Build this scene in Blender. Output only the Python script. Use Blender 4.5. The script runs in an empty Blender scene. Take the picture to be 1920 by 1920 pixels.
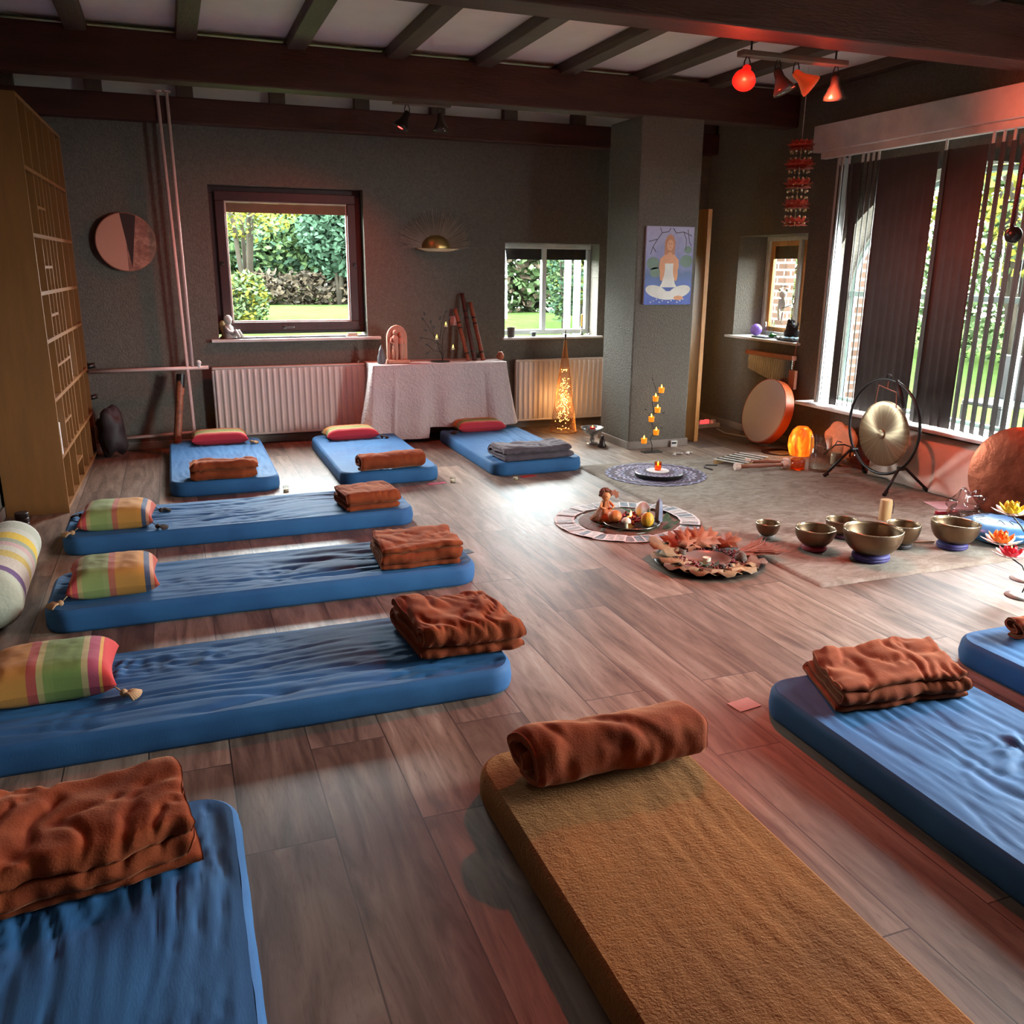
import bpy, math, random
from math import sin, cos, pi, radians as R, sqrt
from mathutils import Vector, Matrix, noise as NZ
random.seed(7)
S = bpy.context.scene
COL = S.collection

# ------------------------------------------------------------------ camera, world, exposure
def make_camera():
    yaw, pit, rol = R(20.784), R(15.551), R(-0.4705)
    f = Vector((sin(yaw)*cos(pit), cos(yaw)*cos(pit), -sin(pit)))
    r = Vector((cos(yaw), -sin(yaw), 0)); d = f.cross(r)
    r2 = r*cos(rol) + d*sin(rol); d2 = -r*sin(rol) + d*cos(rol)
    cam = bpy.data.cameras.new('camera'); o = bpy.data.objects.new('camera', cam); COL.objects.link(o)
    m = Matrix((r2, -d2, -f)).transposed().to_4x4(); m.translation = (0, 0, 1.5)
    o.matrix_world = m
    cam.sensor_fit = 'HORIZONTAL'; cam.sensor_width = 36; cam.lens = 36*1646.24/1920
    cam.clip_start = .05; cam.clip_end = 300
    S.camera = o
make_camera()
W = bpy.data.worlds.new('overcast_sky'); S.world = W; W.use_nodes = True
_bg = W.node_tree.nodes['Background']; _bg.inputs[0].default_value = (.90, .97, 1.0, 1); _bg.inputs[1].default_value = 60.0
S.view_settings.view_transform = 'Standard'; S.view_settings.look = 'None'
S.view_settings.gamma = 1; S.view_settings.use_curve_mapping = False
S.view_settings.exposure = 0.28
S.cycles.max_bounces = 10; S.cycles.diffuse_bounces = 6; S.cycles.glossy_bounces = 4
S.cycles.transparent_max_bounces = 12; S.cycles.transmission_bounces = 6
S.cycles.sample_clamp_indirect = 6; S.cycles.caustics_reflective = False; S.cycles.caustics_refractive = False
S.cycles.use_denoising = True

def sky_portal(name, loc, direction, w, h):
    # marks a window opening for the sampling of the sky; it gives no light of its own
    L = bpy.data.lights.new(name, 'AREA'); L.shape = 'RECTANGLE'; L.size = w; L.size_y = h
    L.cycles.is_portal = True
    o = bpy.data.objects.new(name, L); COL.objects.link(o); o.location = loc
    o.rotation_euler = Vector(direction).to_track_quat('-Z', 'Z').to_euler()
sky_portal('sky_opening', (.985, 8.2, 1.5), (0, -1, 0), 1.3, 1.3)
sky_portal('sky_opening', (3.4, 8.2, 1.3), (0, -1, 0), 1.0, .9)
sky_portal('sky_opening', (5.5, 6.84, 1.35), (-1, 0, 0), 1.0, .95)
sky_portal('sky_opening', (5.36, 4.78, 1.3), (-1, 0, 0), 2.6, 1.85)
sky_portal('sky_opening', (5.36, 1.75, 1.3), (-1, 0, 0), 1.75, 1.85)

# ------------------------------------------------------------------ material helpers
def lin(h):
    if isinstance(h, str):
        c = [int(h[i:i+2], 16)/255 for i in (0, 2, 4)]
    else: c = h
    return tuple((x/12.92 if x <= .04045 else ((x+.055)/1.055)**2.4) for x in c)
class NT:
    def __init__(s, name):
        s.m = bpy.data.materials.new(name); s.m.use_nodes = True; s.t = s.m.node_tree
        s.p = s.t.nodes['Principled BSDF']; s.out = s.t.nodes['Material Output']
    def n(s, typ, **k):
        x = s.t.nodes.new(typ)
        for a, b in k.items():
            if a[0] == 'i' and a[1:].isdigit(): x.inputs[int(a[1:])].default_value = b
            else: setattr(x, a, b)
        return x
    def l(s, a, b): s.t.links.new(a, b)
    def co(s, scale=(1, 1, 1), kind='Object', rot=(0, 0, 0)):
        c = s.n('ShaderNodeTexCoord'); m = s.n('ShaderNodeMapping')
        m.inputs['Scale'].default_value = scale; m.inputs['Rotation'].default_value = rot
        s.l(c.outputs[kind], m.inputs[0]); return m.outputs[0]
    def noise(s, vec, scale, detail=3, rough=.5, dist=0):
        x = s.n('ShaderNodeTexNoise'); x.inputs['Scale'].default_value = scale; x.inputs['Detail'].default_value = detail
        x.inputs['Roughness'].default_value = rough; x.inputs['Distortion'].default_value = dist
        s.l(vec, x.inputs['Vector']); return x.outputs[0]
    def ramp(s, fac, stops, const=False):
        r = s.n('ShaderNodeValToRGB'); e = r.color_ramp.elements
        if const: r.color_ramp.interpolation = 'CONSTANT'
        while len(e) < len(stops): e.new(.5)
        for k, (p, c) in enumerate(stops):
            e[k].position = p; e[k].color = (*c, 1) if len(c) == 3 else c
        s.l(fac, r.inputs[0]); return r.outputs[0]
    def mix(s, fac, a, b, mode='MIX'):
        x = s.n('ShaderNodeMix', data_type='RGBA', blend_type=mode)
        for sock, v in ((0, fac), (6, a), (7, b)):
            if isinstance(v, (int, float)): x.inputs[sock].default_value = v
            elif isinstance(v, tuple): x.inputs[sock].default_value = (*v, 1)
            else: s.l(v, x.inputs[sock])
        return x.outputs[2]
    def bump(s, h, strength, dist=.01):
        b = s.n('ShaderNodeBump'); b.inputs['Strength'].default_value = strength; b.inputs['Distance'].default_value = dist
        s.l(h, b.inputs['Height']); s.l(b.outputs[0], s.p.inputs['Normal'])
def mat(name, col, rough=.6, metal=0, var=None, bump=None, sheen=0, emis=None, alpha=1, stretch=(1, 1, 1), spec=.5, coat=0, trans=0, sss=0):
    T = NT(name); c = lin(col); P = T.p.inputs
    P['Base Color'].default_value = (*c, 1); P['Roughness'].default_value = rough; P['Metallic'].default_value = metal
    P['Specular IOR Level'].default_value = spec; P['Coat Weight'].default_value = coat
    P['Transmission Weight'].default_value = trans
    if sheen: P['Sheen Weight'].default_value = sheen; P['Sheen Roughness'].default_value = .4; P['Sheen Tint'].default_value = (*[min(1, x*2+.1) for x in c], 1)
    if emis: P['Emission Color'].default_value = (*lin(emis[0]), 1); P['Emission Strength'].default_value = emis[1]
    if sss: P['Subsurface Weight'].default_value = sss; P['Subsurface Radius'].default_value = (.03, .015, .008)
    P['Alpha'].default_value = alpha
    if var is None: var = (6, .18)
    v = T.co(stretch)
    nz = T.noise(v, var[0], 4, .6)
    T.l(T.ramp(nz, [(.25, tuple(x*(1-var[1]) for x in c)), (.75, tuple(min(1, x*(1+var[1])) for x in c))]), P['Base Color'])
    if bump:
        T.bump(T.noise(v, bump[0], 3, .6), bump[1], bump[2] if len(bump) > 2 else .01)
    return T.m
M = {}
def glass_mat(name, col=(1, 1, 1), mixf=.12, rough=.02):
    T = NT(name); tr = T.n('ShaderNodeBsdfTransparent'); tr.inputs[0].default_value = (*col, 1)
    gl = T.n('ShaderNodeBsdfGlossy'); gl.inputs['Roughness'].default_value = rough
    lw = T.n('ShaderNodeLayerWeight'); lw.inputs[0].default_value = .5
    pw = T.n('ShaderNodeMath', operation='POWER'); pw.inputs[1].default_value = 4.0; T.l(lw.outputs['Facing'], pw.inputs[0])
    mx = T.n('ShaderNodeMixShader'); ad = T.n('ShaderNodeMath', operation='MULTIPLY_ADD'); ad.inputs[1].default_value = .7; ad.inputs[2].default_value = .03+mixf*.5
    T.l(pw.outputs[0], ad.inputs[0]); T.l(ad.outputs[0], mx.inputs[0]); T.l(tr.outputs[0], mx.inputs[1]); T.l(gl.outputs[0], mx.inputs[2])
    T.l(mx.outputs[0], T.out.inputs[0]); return T.m
M['pane'] = glass_mat('window_glass', (.97, 1, .99), 0.0)
M['glass'] = glass_mat('clear_glass', (.93, .94, .92), .10)
M['amber_glass'] = glass_mat('amber_glass', (1, .55, .18), .08)
M['pinkish_glass'] = glass_mat('pink_glass', (.95, .6, .55), .10)

def floor_mat():
    T = NT('laminate_planks'); v = T.co()
    sp = T.n('ShaderNodeSeparateXYZ'); T.l(v, sp.inputs[0])
    cb = T.n('ShaderNodeCombineXYZ'); ad = T.n('ShaderNodeMath', operation='ADD'); ad.inputs[1].default_value = -.05
    T.l(sp.outputs[1], cb.inputs[0]); T.l(sp.outputs[0], ad.inputs[0]); T.l(ad.outputs[0], cb.inputs[1])
    br = T.n('ShaderNodeTexBrick'); br.offset = .37; br.offset_frequency = 2
    for k, x in (('Scale', 1), ('Mortar Size', .0024), ('Mortar Smooth', .1), ('Bias', 0), ('Brick Width', 1.29), ('Row Height', .243)): br.inputs[k].default_value = x
    br.inputs['Color1'].default_value = (0, 0, 0, 1); br.inputs['Color2'].default_value = (1, 1, 1, 1); br.inputs['Mortar'].default_value = (.5, .5, .5, 1)
    T.l(cb.outputs[0], br.inputs['Vector'])
    tone = br.outputs[0]
    # grain coordinates shifted per plank
    sh = T.n('ShaderNodeVectorMath', operation='MULTIPLY_ADD'); sh.inputs[1].default_value = (7, 13, 5)
    T.l(tone, sh.inputs[0]); T.l(cb.outputs[0], sh.inputs[2])
    st = T.n('ShaderNodeMapping'); st.inputs['Scale'].default_value = (.9, 7, 1); T.l(sh.outputs[0], st.inputs[0])
    g1 = T.noise(st.outputs[0], 1.5, 5, .58, 1.4); g2 = T.noise(st.outputs[0], 14, 4, .6, .4)
    st3 = T.n('ShaderNodeMapping'); st3.inputs['Scale'].default_value = (1.6, 3.6, 1); T.l(sh.outputs[0], st3.inputs[0])
    kn = T.noise(st3.outputs[0], 2.4, 2, .4, .3)
    base = T.ramp(g1, [(.25, lin('42322a')), (.42, lin('6d584b')), (.58, lin('897365')), (.78, lin('a39485'))])
    pl = T.ramp(tone, [(0, (.60, .56, .54)), (.5, (.95, .93, .91)), (1, (1.25, 1.24, 1.20))])
    c = T.mix(1.0, base, pl, 'MULTIPLY')
    c = T.mix(T.ramp(g2, [(.26, (.5,)*3), (.42, (0,)*3)]), c, lin('3a2823'))
    c = T.mix(T.ramp(kn, [(.22, (.8,)*3), (.34, (0,)*3)]), c, lin('4a342b'))
    c = T.mix(T.ramp(br.outputs[1], [(.1, (0,)*3), (.6, (.75,)*3)]), c, lin('1a120e'))
    T.l(c, T.p.inputs['Base Color'])
    T.l(T.ramp(g2, [(.3, (.54,)*3), (.7, (.42,)*3)]), T.p.inputs['Roughness'])
    T.p.inputs['Specular IOR Level'].default_value = .45
    b = T.n('ShaderNodeBump'); b.inputs['Strength'].default_value = .18; b.inputs['Distance'].default_value = .002
    T.l(g2, b.inputs['Height'])
    b2 = T.n('ShaderNodeBump'); b2.inputs['Strength'].default_value = .5; b2.inputs['Distance'].default_value = .003; b2.invert = True
    T.l(br.outputs[1], b2.inputs['Height']); T.l(b.outputs[0], b2.inputs['Normal']); T.l(b2.outputs[0], T.p.inputs['Normal'])
    return T.m
M['floor'] = floor_mat()
M['wall'] = mat('textured_grey_paint', '6a635a', .85, var=(55, .22), bump=(70, .8, .010), spec=.2)
M['ceiling'] = mat('ceiling_boards', 'efe8e4', .8, var=(4, .05), bump=(30, .1))
M['beam'] = mat('dark_beam_wood', '44231b', .6, var=(2, .35), bump=(14, .4, .01), stretch=(1, 6, 6), spec=.35)
M['joist'] = mat('dark_joist_wood', '55443a', .6, var=(2, .3), bump=(14, .5, .01), stretch=(6, 1, 6), spec=.35)
M['baseb'] = mat('baseboard_paint', '86796f', .6)
M['dkframe'] = mat('dark_window_wood', '3c211f', .45, var=(5, .25), stretch=(6, 6, 1), bump=(30, .15))
M['whiteframe'] = mat('pale_window_paint', 'c9cdc9', .45)
M['beading'] = mat('pale_glazing_bead', 'c2b5a5', .5)
M['shade'] = mat('brown_roller_shade', '6e5b43', .7)
M['sill'] = mat('white_sill_stone', 'd8d2cd', .4)
M['valance'] = mat('white_valance_board', 'd9cfc8', .5)
M['slat'] = mat('dark_blind_fabric', '413a37', .75, bump=(120, .2))
M['orangewood'] = mat('varnished_window_wood', 'c28a4c', .45, var=(5, .2), stretch=(6, 6, 1))
M['beech'] = mat('beech_veneer', '80542b', .45, var=(2.5, .14), stretch=(8, 8, 1), bump=(40, .08))
M['pipe'] = mat('cream_pipe_paint', 'd9b9b0', .35, var=(5, .05))
M['radiator'] = mat('cream_radiator_enamel', 'c9b8ae', .35, var=(5, .04))
M['cloth_white'] = mat('white_embroidered_cloth', 'bfaca7', .85, bump=(46, 1.0, .012), var=(8, .06))
M['stone_pink'] = mat('sandstone', 'b98670', .8, bump=(30, .4))
M['stone_grey'] = mat('grey_stone', 'a5a49d', .75, bump=(40, .4))
M['pewter'] = mat('dark_grey_ceramic', '55565a', .5, bump=(40, .4))
M['black'] = mat('black_metal', '17120f', .35, spec=.5)
M['iron'] = mat('black_iron', '1d1815', .5)
M['bamboo'] = mat('reddish_bamboo', '8c4630', .4, var=(10, .3), stretch=(1, 1, .3))
M['bamboo_dark'] = mat('dark_red_bamboo', '4b1a14', .4, var=(10, .3))
M['black_paint'] = mat('black_lacquer', '120c0a', .3)
M['white_paper'] = mat('white_paper', 'dcd3cf', .8, var=(40, .04))
M['pink_paper'] = mat('pale_pink_paper', 'd9b6bd', .8)
M['candle'] = mat('cream_wax', 'e9dcc0', .5, sss=.2)
M['flame'] = mat('candle_flame', 'ffb347', .5, emis=('ffb040', 18))
M['flame_y'] = mat('tealight_flame', 'ffd24a', .5, emis=('ffcf3a', 14))
M['amber_wax'] = mat('amber_lit_wax', 'd98a1c', .5, emis=('ff8a10', .55))
M['gold'] = mat('hammered_brass', 'b89b62', .35, 1, var=(9, .2), bump=(40, .4, .004))
M['bronze'] = mat('aged_bronze', '7d6650', .42, 1, var=(8, .25), bump=(50, .25, .003))
M['bronze_rim'] = mat('polished_bronze_rim', 'd9c6a8', .2, 1)
M['wire'] = mat('copper_wire_mesh', 'b07a4a', .4, 1)
M['light_dot'] = mat('fairy_light_bulb', 'ffd28a', .5, emis=('ffb050', 16))
M['wood_pale'] = mat('pale_turned_wood', 'c9a06c', .5, var=(6, .15), stretch=(1, 1, .3))
M['wood_red'] = mat('reddish_turned_wood', 'a5654b', .5, var=(6, .2))
M['red_cloth'] = mat('red_silk', '9e2a3a', .6, sheen=.4)
M['purple_cloth'] = mat('purple_silk', '392f6a', .6, sheen=.5, var=(25, .5))
M['black_cloth'] = mat('dark_silk', '2a2022', .6, sheen=.4, var=(25, .4))
M['plum_cloth'] = mat('plum_silk', '5d2840', .6, sheen=.4, var=(25, .4))
M['white_cloth'] = mat('pale_grey_silk', '8d857f', .6, sheen=.3, var=(25, .3))
M['drumskin'] = mat('white_drum_skin', 'efebe8', .6, var=(3, .04))
M['orange_wood'] = mat('orange_drum_shell', 'c2542a', .5)
M['salt'] = None
M['pink_cloth'] = mat('pale_peach_cloth', 'f0d2c2', .85, bump=(20, .15), sheen=.2)
M['gong2'] = mat('copper_gong_metal', '9c5640', .38, 1, var=(7, .45), bump=(16, .35, .01))
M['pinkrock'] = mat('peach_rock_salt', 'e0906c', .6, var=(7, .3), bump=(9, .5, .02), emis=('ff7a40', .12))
M['blue_plastic'] = mat('blue_enamel_shell', '3a72a4', .3, var=(2, .1))
M['red_plastic'] = mat('red_handle', 'b3152e', .35)
M['tasseltan'] = mat('tan_yarn', 'a6845f', .9); M['tasseldark'] = mat('dark_yarn', '33261f', .9)
M['white_plastic'] = mat('white_plastic', 'd8d5cf', .4)
M['dark_plastic'] = mat('dark_plastic', '2a2a2c', .4)
M['leaf_dark'] = mat('dark_green_leaf', '2f4a2a', .55)
M['leafbrown'] = mat('dry_orange_leaf', '8c4828', .7, var=(12, .35), bump=(30, .4))
M['leafpale'] = mat('dry_pale_leaf', '8a6a48', .7, var=(12, .3), bump=(30, .4))
M['leafred'] = mat('dry_red_leaf', '96503c', .7, var=(12, .35), bump=(30, .4))
M['berry'] = mat('dark_red_berries', '7c1f22', .35)
M['pinecone'] = mat('grey_brown_cone', '5a4a3e', .8, bump=(30, .8))
M['wicker'] = mat('dark_wicker', '6b4534', .7, var=(40, .4), bump=(60, .8))
M['tray_dark'] = mat('dark_tray', '2a2422', .3)
M['tray_rim'] = mat('silver_tray_rim', 'b9b5ae', .25, 1)
M['pumpkin'] = mat('orange_pumpkin', 'd07a3c', .5); M['pumpkin_y'] = mat('yellow_pumpkin', 'dca22a', .5)
M['egg'] = mat('white_selenite', 'e0d9d0', .35, sss=.3); M['crystal'] = mat('grey_blue_crystal', '8b8fa3', .25)
M['moss'] = mat('green_moss', '4c6135', .9, bump=(60, .9)); M['redleaf'] = mat('crimson_berries', '8f2430', .6)
M['skin'] = mat('doll_skin', 'd98f5a', .6); M['hair'] = mat('reddish_brown_hair', '74402a', .8, bump=(40, .8)); M['doll_dress'] = mat('orange_petal_dress', 'b5622f', .7, bump=(30, .6))
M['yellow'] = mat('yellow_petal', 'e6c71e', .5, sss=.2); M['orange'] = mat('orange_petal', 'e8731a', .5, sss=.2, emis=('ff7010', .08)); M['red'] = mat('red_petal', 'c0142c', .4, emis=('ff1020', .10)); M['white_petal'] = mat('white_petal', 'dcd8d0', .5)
M['silver'] = mat('chrome', 'c8c8c4', .15, 1)
M['lead'] = mat('pale_teal_paint', 'b8d4cf', .5)

# ------------------------------------------------------------------ mesh builder
class B:
    def __init__(s): s.v = []; s.f = []; s.mi = []; s.k = 0
    def add(s, vs, fs, k=None):
        o = len(s.v); s.v += [tuple(x) for x in vs]; s.f += [tuple(i+o for i in f) for f in fs]; s.mi += [s.k if k is None else k]*len(fs); return s
    def box(s, x0, x1, y0, y1, z0, z1, rot=None, piv=None):
        vs = [Vector((x, y, z)) for z in (z0, z1) for y in (y0, y1) for x in (x0, x1)]
        if rot: p = Vector(piv or ((x0+x1)/2, (y0+y1)/2, (z0+z1)/2)); vs = [rot @ (v-p) + p for v in vs]
        return s.add(vs, [(0, 2, 3, 1), (4, 5, 7, 6), (0, 1, 5, 4), (2, 6, 7, 3), (0, 4, 6, 2), (1, 3, 7, 5)])
    def tube(s, pts, r, n=8, closed=False, cap=True):
        pts = [Vector(p) for p in pts]; m = len(pts); vs = []; fs = []
        rs = r if isinstance(r, (list, tuple)) else [r]*m
        up = None
        for i, p in enumerate(pts):
            a = pts[(i+1) % m] if (closed or i < m-1) else p; b = pts[i-1] if (closed or i > 0) else p
            t = (a-b).normalized()
            if up is None: up = t.orthogonal().normalized()
            else: up = (up - t*up.dot(t)); up = up.normalized() if up.length > 1e-6 else t.orthogonal().normalized()
            w = t.cross(up)
            vs += [p + (up*cos(2*pi*j/n)+w*sin(2*pi*j/n))*rs[i] for j in range(n)]
        for i in range(m if closed else m-1):
            for j in range(n):
                a, b = i*n+j, i*n+(j+1) % n; c = ((i+1) % m)*n
                fs.append((a, b, c+(j+1) % n, c+j))
        if cap and not closed: fs += [tuple(range(n))[::-1], tuple((m-1)*n+j for j in range(n))]
        return s.add(vs, fs)
    def lathe(s, prof, n=24, c=(0, 0, 0), ax=None, wob=0):
        vs = []; fs = []; m = len(prof); c = Vector(c)
        q = Vector((0, 0, 1)).rotation_difference(Vector(ax)) if ax else None
        for (r, z) in prof:
            for j in range(n):
                a = 2*pi*j/n; rr = r*(1+wob*sin(a*5))
                v = Vector((rr*cos(a), rr*sin(a), z)); vs.append((q @ v if q else v)+c)
        for i in range(m-1):
            for j in range(n): fs.append((i*n+j, i*n+(j+1) % n, (i+1)*n+(j+1) % n, (i+1)*n+j))
        if prof[0][0] > 1e-5: fs.append(tuple(range(n))[::-1])
        if prof[-1][0] > 1e-5: fs.append(tuple((m-1)*n+j for j in range(n)))
        return s.add(vs, fs)
    def ball(s, c, r, n=12, sc=(1, 1, 1), lump=0, seed=0):
        m = max(6, n*2//3); vs = []; fs = []; c = Vector(c)
        for i in range(m+1):
            for j in range(n):
                t = pi*i/m; a = 2*pi*j/n
                v = Vector((sin(t)*cos(a), sin(t)*sin(a), cos(t)))
                k = r*(1+lump*NZ.noise(v*1.7+Vector((seed, 0, 0)))) 
                vs.append(c+Vector((v.x*sc[0], v.y*sc[1], v.z*sc[2]))*k)
        for i in range(m):
            for j in range(n): fs.append((i*n+j, (i+1)*n+j, (i+1)*n+(j+1) % n, i*n+(j+1) % n))
        return s.add(vs, fs)
    def grid(s, fn, nu, nv, closeu=False):
        vs = [fn(i/nu, j/nv) for i in range(nu+1) for j in range(nv+1)]
        fs = [(i*(nv+1)+j, (i+1)*(nv+1)+j, (i+1)*(nv+1)+j+1, i*(nv+1)+j+1) for i in range(nu) for j in range(nv)]
        return s.add(vs, fs)
    def poly(s, pts, depth=None):  # flat polygon, or a prism when depth vector is given
        n = len(pts); pts = [Vector(p) for p in pts]
        if depth is None: return s.add(pts, [tuple(range(n))])
        d = Vector(depth); vs = pts+[p+d for p in pts]
        return s.add(vs, [tuple(range(n))[::-1], tuple(range(n, 2*n))]+[(i, (i+1) % n, n+(i+1) % n, n+i) for i in range(n)])
    def build(s, name, m, parent=None, smooth=False, bevel=0, sub=0, solid=0, loc=None):
        me = bpy.data.meshes.new(name)
        off = Vector(loc) if loc is not None else Vector((0, 0, 0))
        me.from_pydata([tuple(Vector(v)-off) for v in s.v], [], s.f)
        for x in (m if isinstance(m, (list, tuple)) else [m]): me.materials.append(M[x] if isinstance(x, str) else x)
        me.polygons.foreach_set('material_index', s.mi)
        me.polygons.foreach_set('use_smooth', [bool(smooth)]*len(s.f))
        me.validate(); me.update()
        o = bpy.data.objects.new(name, me); COL.objects.link(o); o.location = off
        if parent: o.parent = parent
        if solid:
            x = o.modifiers.new('s', 'SOLIDIFY'); x.thickness = solid; x.offset = 0
        if bevel:
            x = o.modifiers.new('b', 'BEVEL'); x.width = bevel; x.segments = 2; x.limit_method = 'ANGLE'
        if sub:
            x = o.modifiers.new('u', 'SUBSURF'); x.levels = sub; x.render_levels = sub
        if smooth == 'auto':
            try: me.set_sharp_from_angle(angle=R(40))
            except Exception: pass
        return o
def tag(o, label=None, cat=None, group=None, kind=None):
    if label: o['label'] = label
    if cat: o['category'] = cat
    if group: o['group'] = group
    if kind: o['kind'] = kind
    return o
def thing(name, label, cat, loc=(0, 0, 0), rz=0, group=None):
    o = bpy.data.objects.new(name, None); COL.objects.link(o); o.location = loc; o.rotation_euler = (0, 0, rz)
    o.empty_display_size = .05
    return tag(o, label, cat, group)
def struct(name, loc=(0, 0, 0)):
    o = bpy.data.objects.new(name, None); COL.objects.link(o); o.location = loc; o['kind'] = 'structure'; return o
def copy_tree(o, parent=None):
    c = o.copy(); COL.objects.link(c)
    if parent is not None: c.parent = parent
    for ch in list(o.children): copy_tree(ch, c)
    return c
V = Vector

# ------------------------------------------------------------------ the room
XL, XR, YB, YF, ZC = -1.08, 5.05, 7.9, -1.6, 2.97
def S_(o): o['kind'] = 'structure'; return o
S_(B().box(XL-.3, XR+.3, YF-.3, YB+.3, -.12, 0).build('floor', 'floor'))
S_(B().box(XL-.3, XR+.45, YF-.3, YB+.3, ZC, ZC+.15).build('ceiling', 'ceiling'))
S_(B().box(XL-.25, XL, YF-.25, YB+.25, 0, ZC).build('wall_left', 'wall'))
def wall_cells(b, us, holes, z1, put):
    # rectangles around rectangular holes: holes = [(u0,u1,z0,z1)]
    cuts = sorted(set(us+[h[0] for h in holes]+[h[1] for h in holes]))
    for a, c in zip(cuts, cuts[1:]):
        hs = [h for h in holes if h[0] <= a+1e-6 and h[1] >= c-1e-6]
        if hs: put(a, c, 0, hs[0][2]); put(a, c, hs[0][3], z1)
        else: put(a, c, 0, z1)
b = B(); wall_cells(b, [XL, 5.45], [(.35, 1.61, .90, 2.13), (2.91, 3.87, .86, 1.72)], ZC, lambda a, c, z0, z1: b.box(a, c, YB, YB+.25, z0, z1))
S_(b.build('wall_back', 'wall'))
b = B(); wall_cells(b, [XL, 5.3], [], ZC, lambda a, c, z0, z1: b.box(a, c, YF-.25, YF, z0, z1))
S_(b.build('wall_front', mat('dark_brown_bounce_cut', '2e2019', .8)))  # unseen wall behind the camera, dark finish added to cut its bounce light
# right wall: a plain window niche and two arched openings
b = B(); wall_cells(b, [6.2, YB], [(6.35, 7.33, .89, 1.80)], ZC, lambda a, c, z0, z1: b.box(XR, XR+.40, a, c, z0, z1))
def arch_z(y, yc, hw): 
    t = (y-yc)/hw; return 1.35+.85*sqrt(max(0, 1-t*t))
ARC = ((4.78, 1.26), (1.75, .85)); TH = .26
ys = [6.2]
segs = [(6.2, 6.04, None), (3.52, 2.60, None), (.90, YF, None)]
for a, c, _ in segs: b.box(XR, XR+TH, c, a, 0, ZC)
for yc, hw in ARC:
    N = 40; yy = [yc+hw*cos(pi*i/N) for i in range(N+1)]
    for a, c in zip(yy, yy[1:]):
        za, zc = arch_z(a, yc, hw), arch_z(c, yc, hw)
        vs = [(x, y, z) for x in (XR, XR+TH) for (y, z) in ((a, za), (c, zc), (c, ZC), (a, ZC))]
        b.add(vs, [(0, 1, 2, 3), (7, 6, 5, 4), (0, 4, 5, 1)])
    b.box(XR, XR+TH, yc-hw, yc+hw, 0, .41)
S_(b.build('wall_right', 'wall'))
# pillar
S_(B().box(3.57, 4.135, 6.6, 7.15, 0, 2.66).build('pillar', 'wall', bevel=.012))
# beams along the room's width, joists along its length
def beam(n, y0, y1, z0, z1, x0=XL, x1=XR): return S_(B().box(x0, x1, y0, y1, z0, z1).build('trim_%d' % n, 'beam', bevel=.012))
beam(1, 6.6, 6.78, 2.65, 2.93); beam(2, 4.10, 4.32, 2.65, 2.93); beam(3, 7.78, 7.9, 2.56, 2.745)
S_(B().box(XL, XR, 7.885, 7.9, 2.745, ZC).build('trim_31', 'ceiling'))
beam(4, 1.4, 1.6, 2.65, 2.93); beam(5, -1.0, -.8, 2.65, 2.93)
n = 6
for x in (-1.02, -.41, .235, .93, 1.61, 2.26, 2.92, 3.58, 4.22, 4.98):
    wd = .125
    S_(B().box(x-wd/2, x+wd/2, YF, YB, 2.895, ZC).build('trim_%d' % n, 'joist', bevel=.006)); n += 1
for k, x in enumerate((-1.0, -.41, .235, .93, 1.61, 2.26, 2.92, 3.58, 4.22, 4.95)): S_(B().box(x-.06, x+.06, 7.79, 7.884, 2.745, 2.894).build('trim_%d' % (40+k), 'joist'))
# baseboards
def bb(name, x0, x1, y0, y1): return S_(B().box(x0, x1, y0, y1, 0, .065).build(name, 'baseb', bevel=.004))
bb('baseboard_back', XL, XR, YB-.015, YB); bb('baseboard_right', XR-.015, XR, YF, YB-.015); bb('baseboard_left', XL, XL+.015, YF, YB-.015)
bb('baseboard_pillar_front', 3.555, 4.15, 6.585, 6.6); bb('baseboard_pillar_left', 3.555, 3.57, 6.6, 7.165); bb('baseboard_pillar_right', 4.135, 4.15, 6.6, 7.165)

# ---- windows
def window_frame_y(root, x0, x1, z0, z1, y, wd, dp, m, name='frame'):
    b = B(); b.box(x0, x1, y, y+dp, z1-wd, z1); b.box(x0, x1, y, y+dp, z0, z0+wd); b.box(x0, x0+wd, y, y+dp, z0+wd, z1-wd); b.box(x1-wd, x1, y, y+dp, z0+wd, z1-wd)
    return b.build(name, m, root, bevel=.006)
w = struct('window_1')
window_frame_y(w, .35, 1.61, .93, 2.13, 8.02, .055, .09, 'dkframe', 'outer_frame')
window_frame_y(w, .40, 1.56, .955, 2.09, 7.995, .075, .07, 'dkframe', 'sash')
window_frame_y(w, .472, 1.488, 1.027, 2.018, 8.01, .016, .03, 'beading', 'glazing_bead')
B().box(.48, 1.48, 8.035, 8.04, 1.03, 2.01).build('pane', 'pane', w)
B().box(.488, 1.472, 8.012, 8.03, 1.925, 2.0).build('roller_shade', 'shade', w)
h = B().lathe([(.0, 0), (.018, 0), (.018, .012), (0, .014)], 16, (.905, 7.994, .985), (0, -1, 0)); h.box(.905, .985, 7.972, 7.982, .978, .992)
h.build('handle', 'silver', w, bevel=.003)
for x in (.425, 1.535): B().box(x-.012, x+.012, 7.985, 7.995, 1.50, 1.53).tube([(x, 7.985, 1.515), (x, 7.975, 1.51), (x+.015, 7.97, 1.505)], .004).build('latch', 'silver', w)
B().box(.285, 1.72, 7.845, 8.02, .875, .90).build('sill', 'sill', w, bevel=.006)
w = struct('window_2')
window_frame_y(w, 2.91, 3.87, .875, 1.72, 8.08, .045, .06, 'whiteframe', 'outer_frame')
B().box(3.355, 3.40, 8.075, 8.13, .90, 1.69).build('mullion', 'whiteframe', w, bevel=.004)
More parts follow.
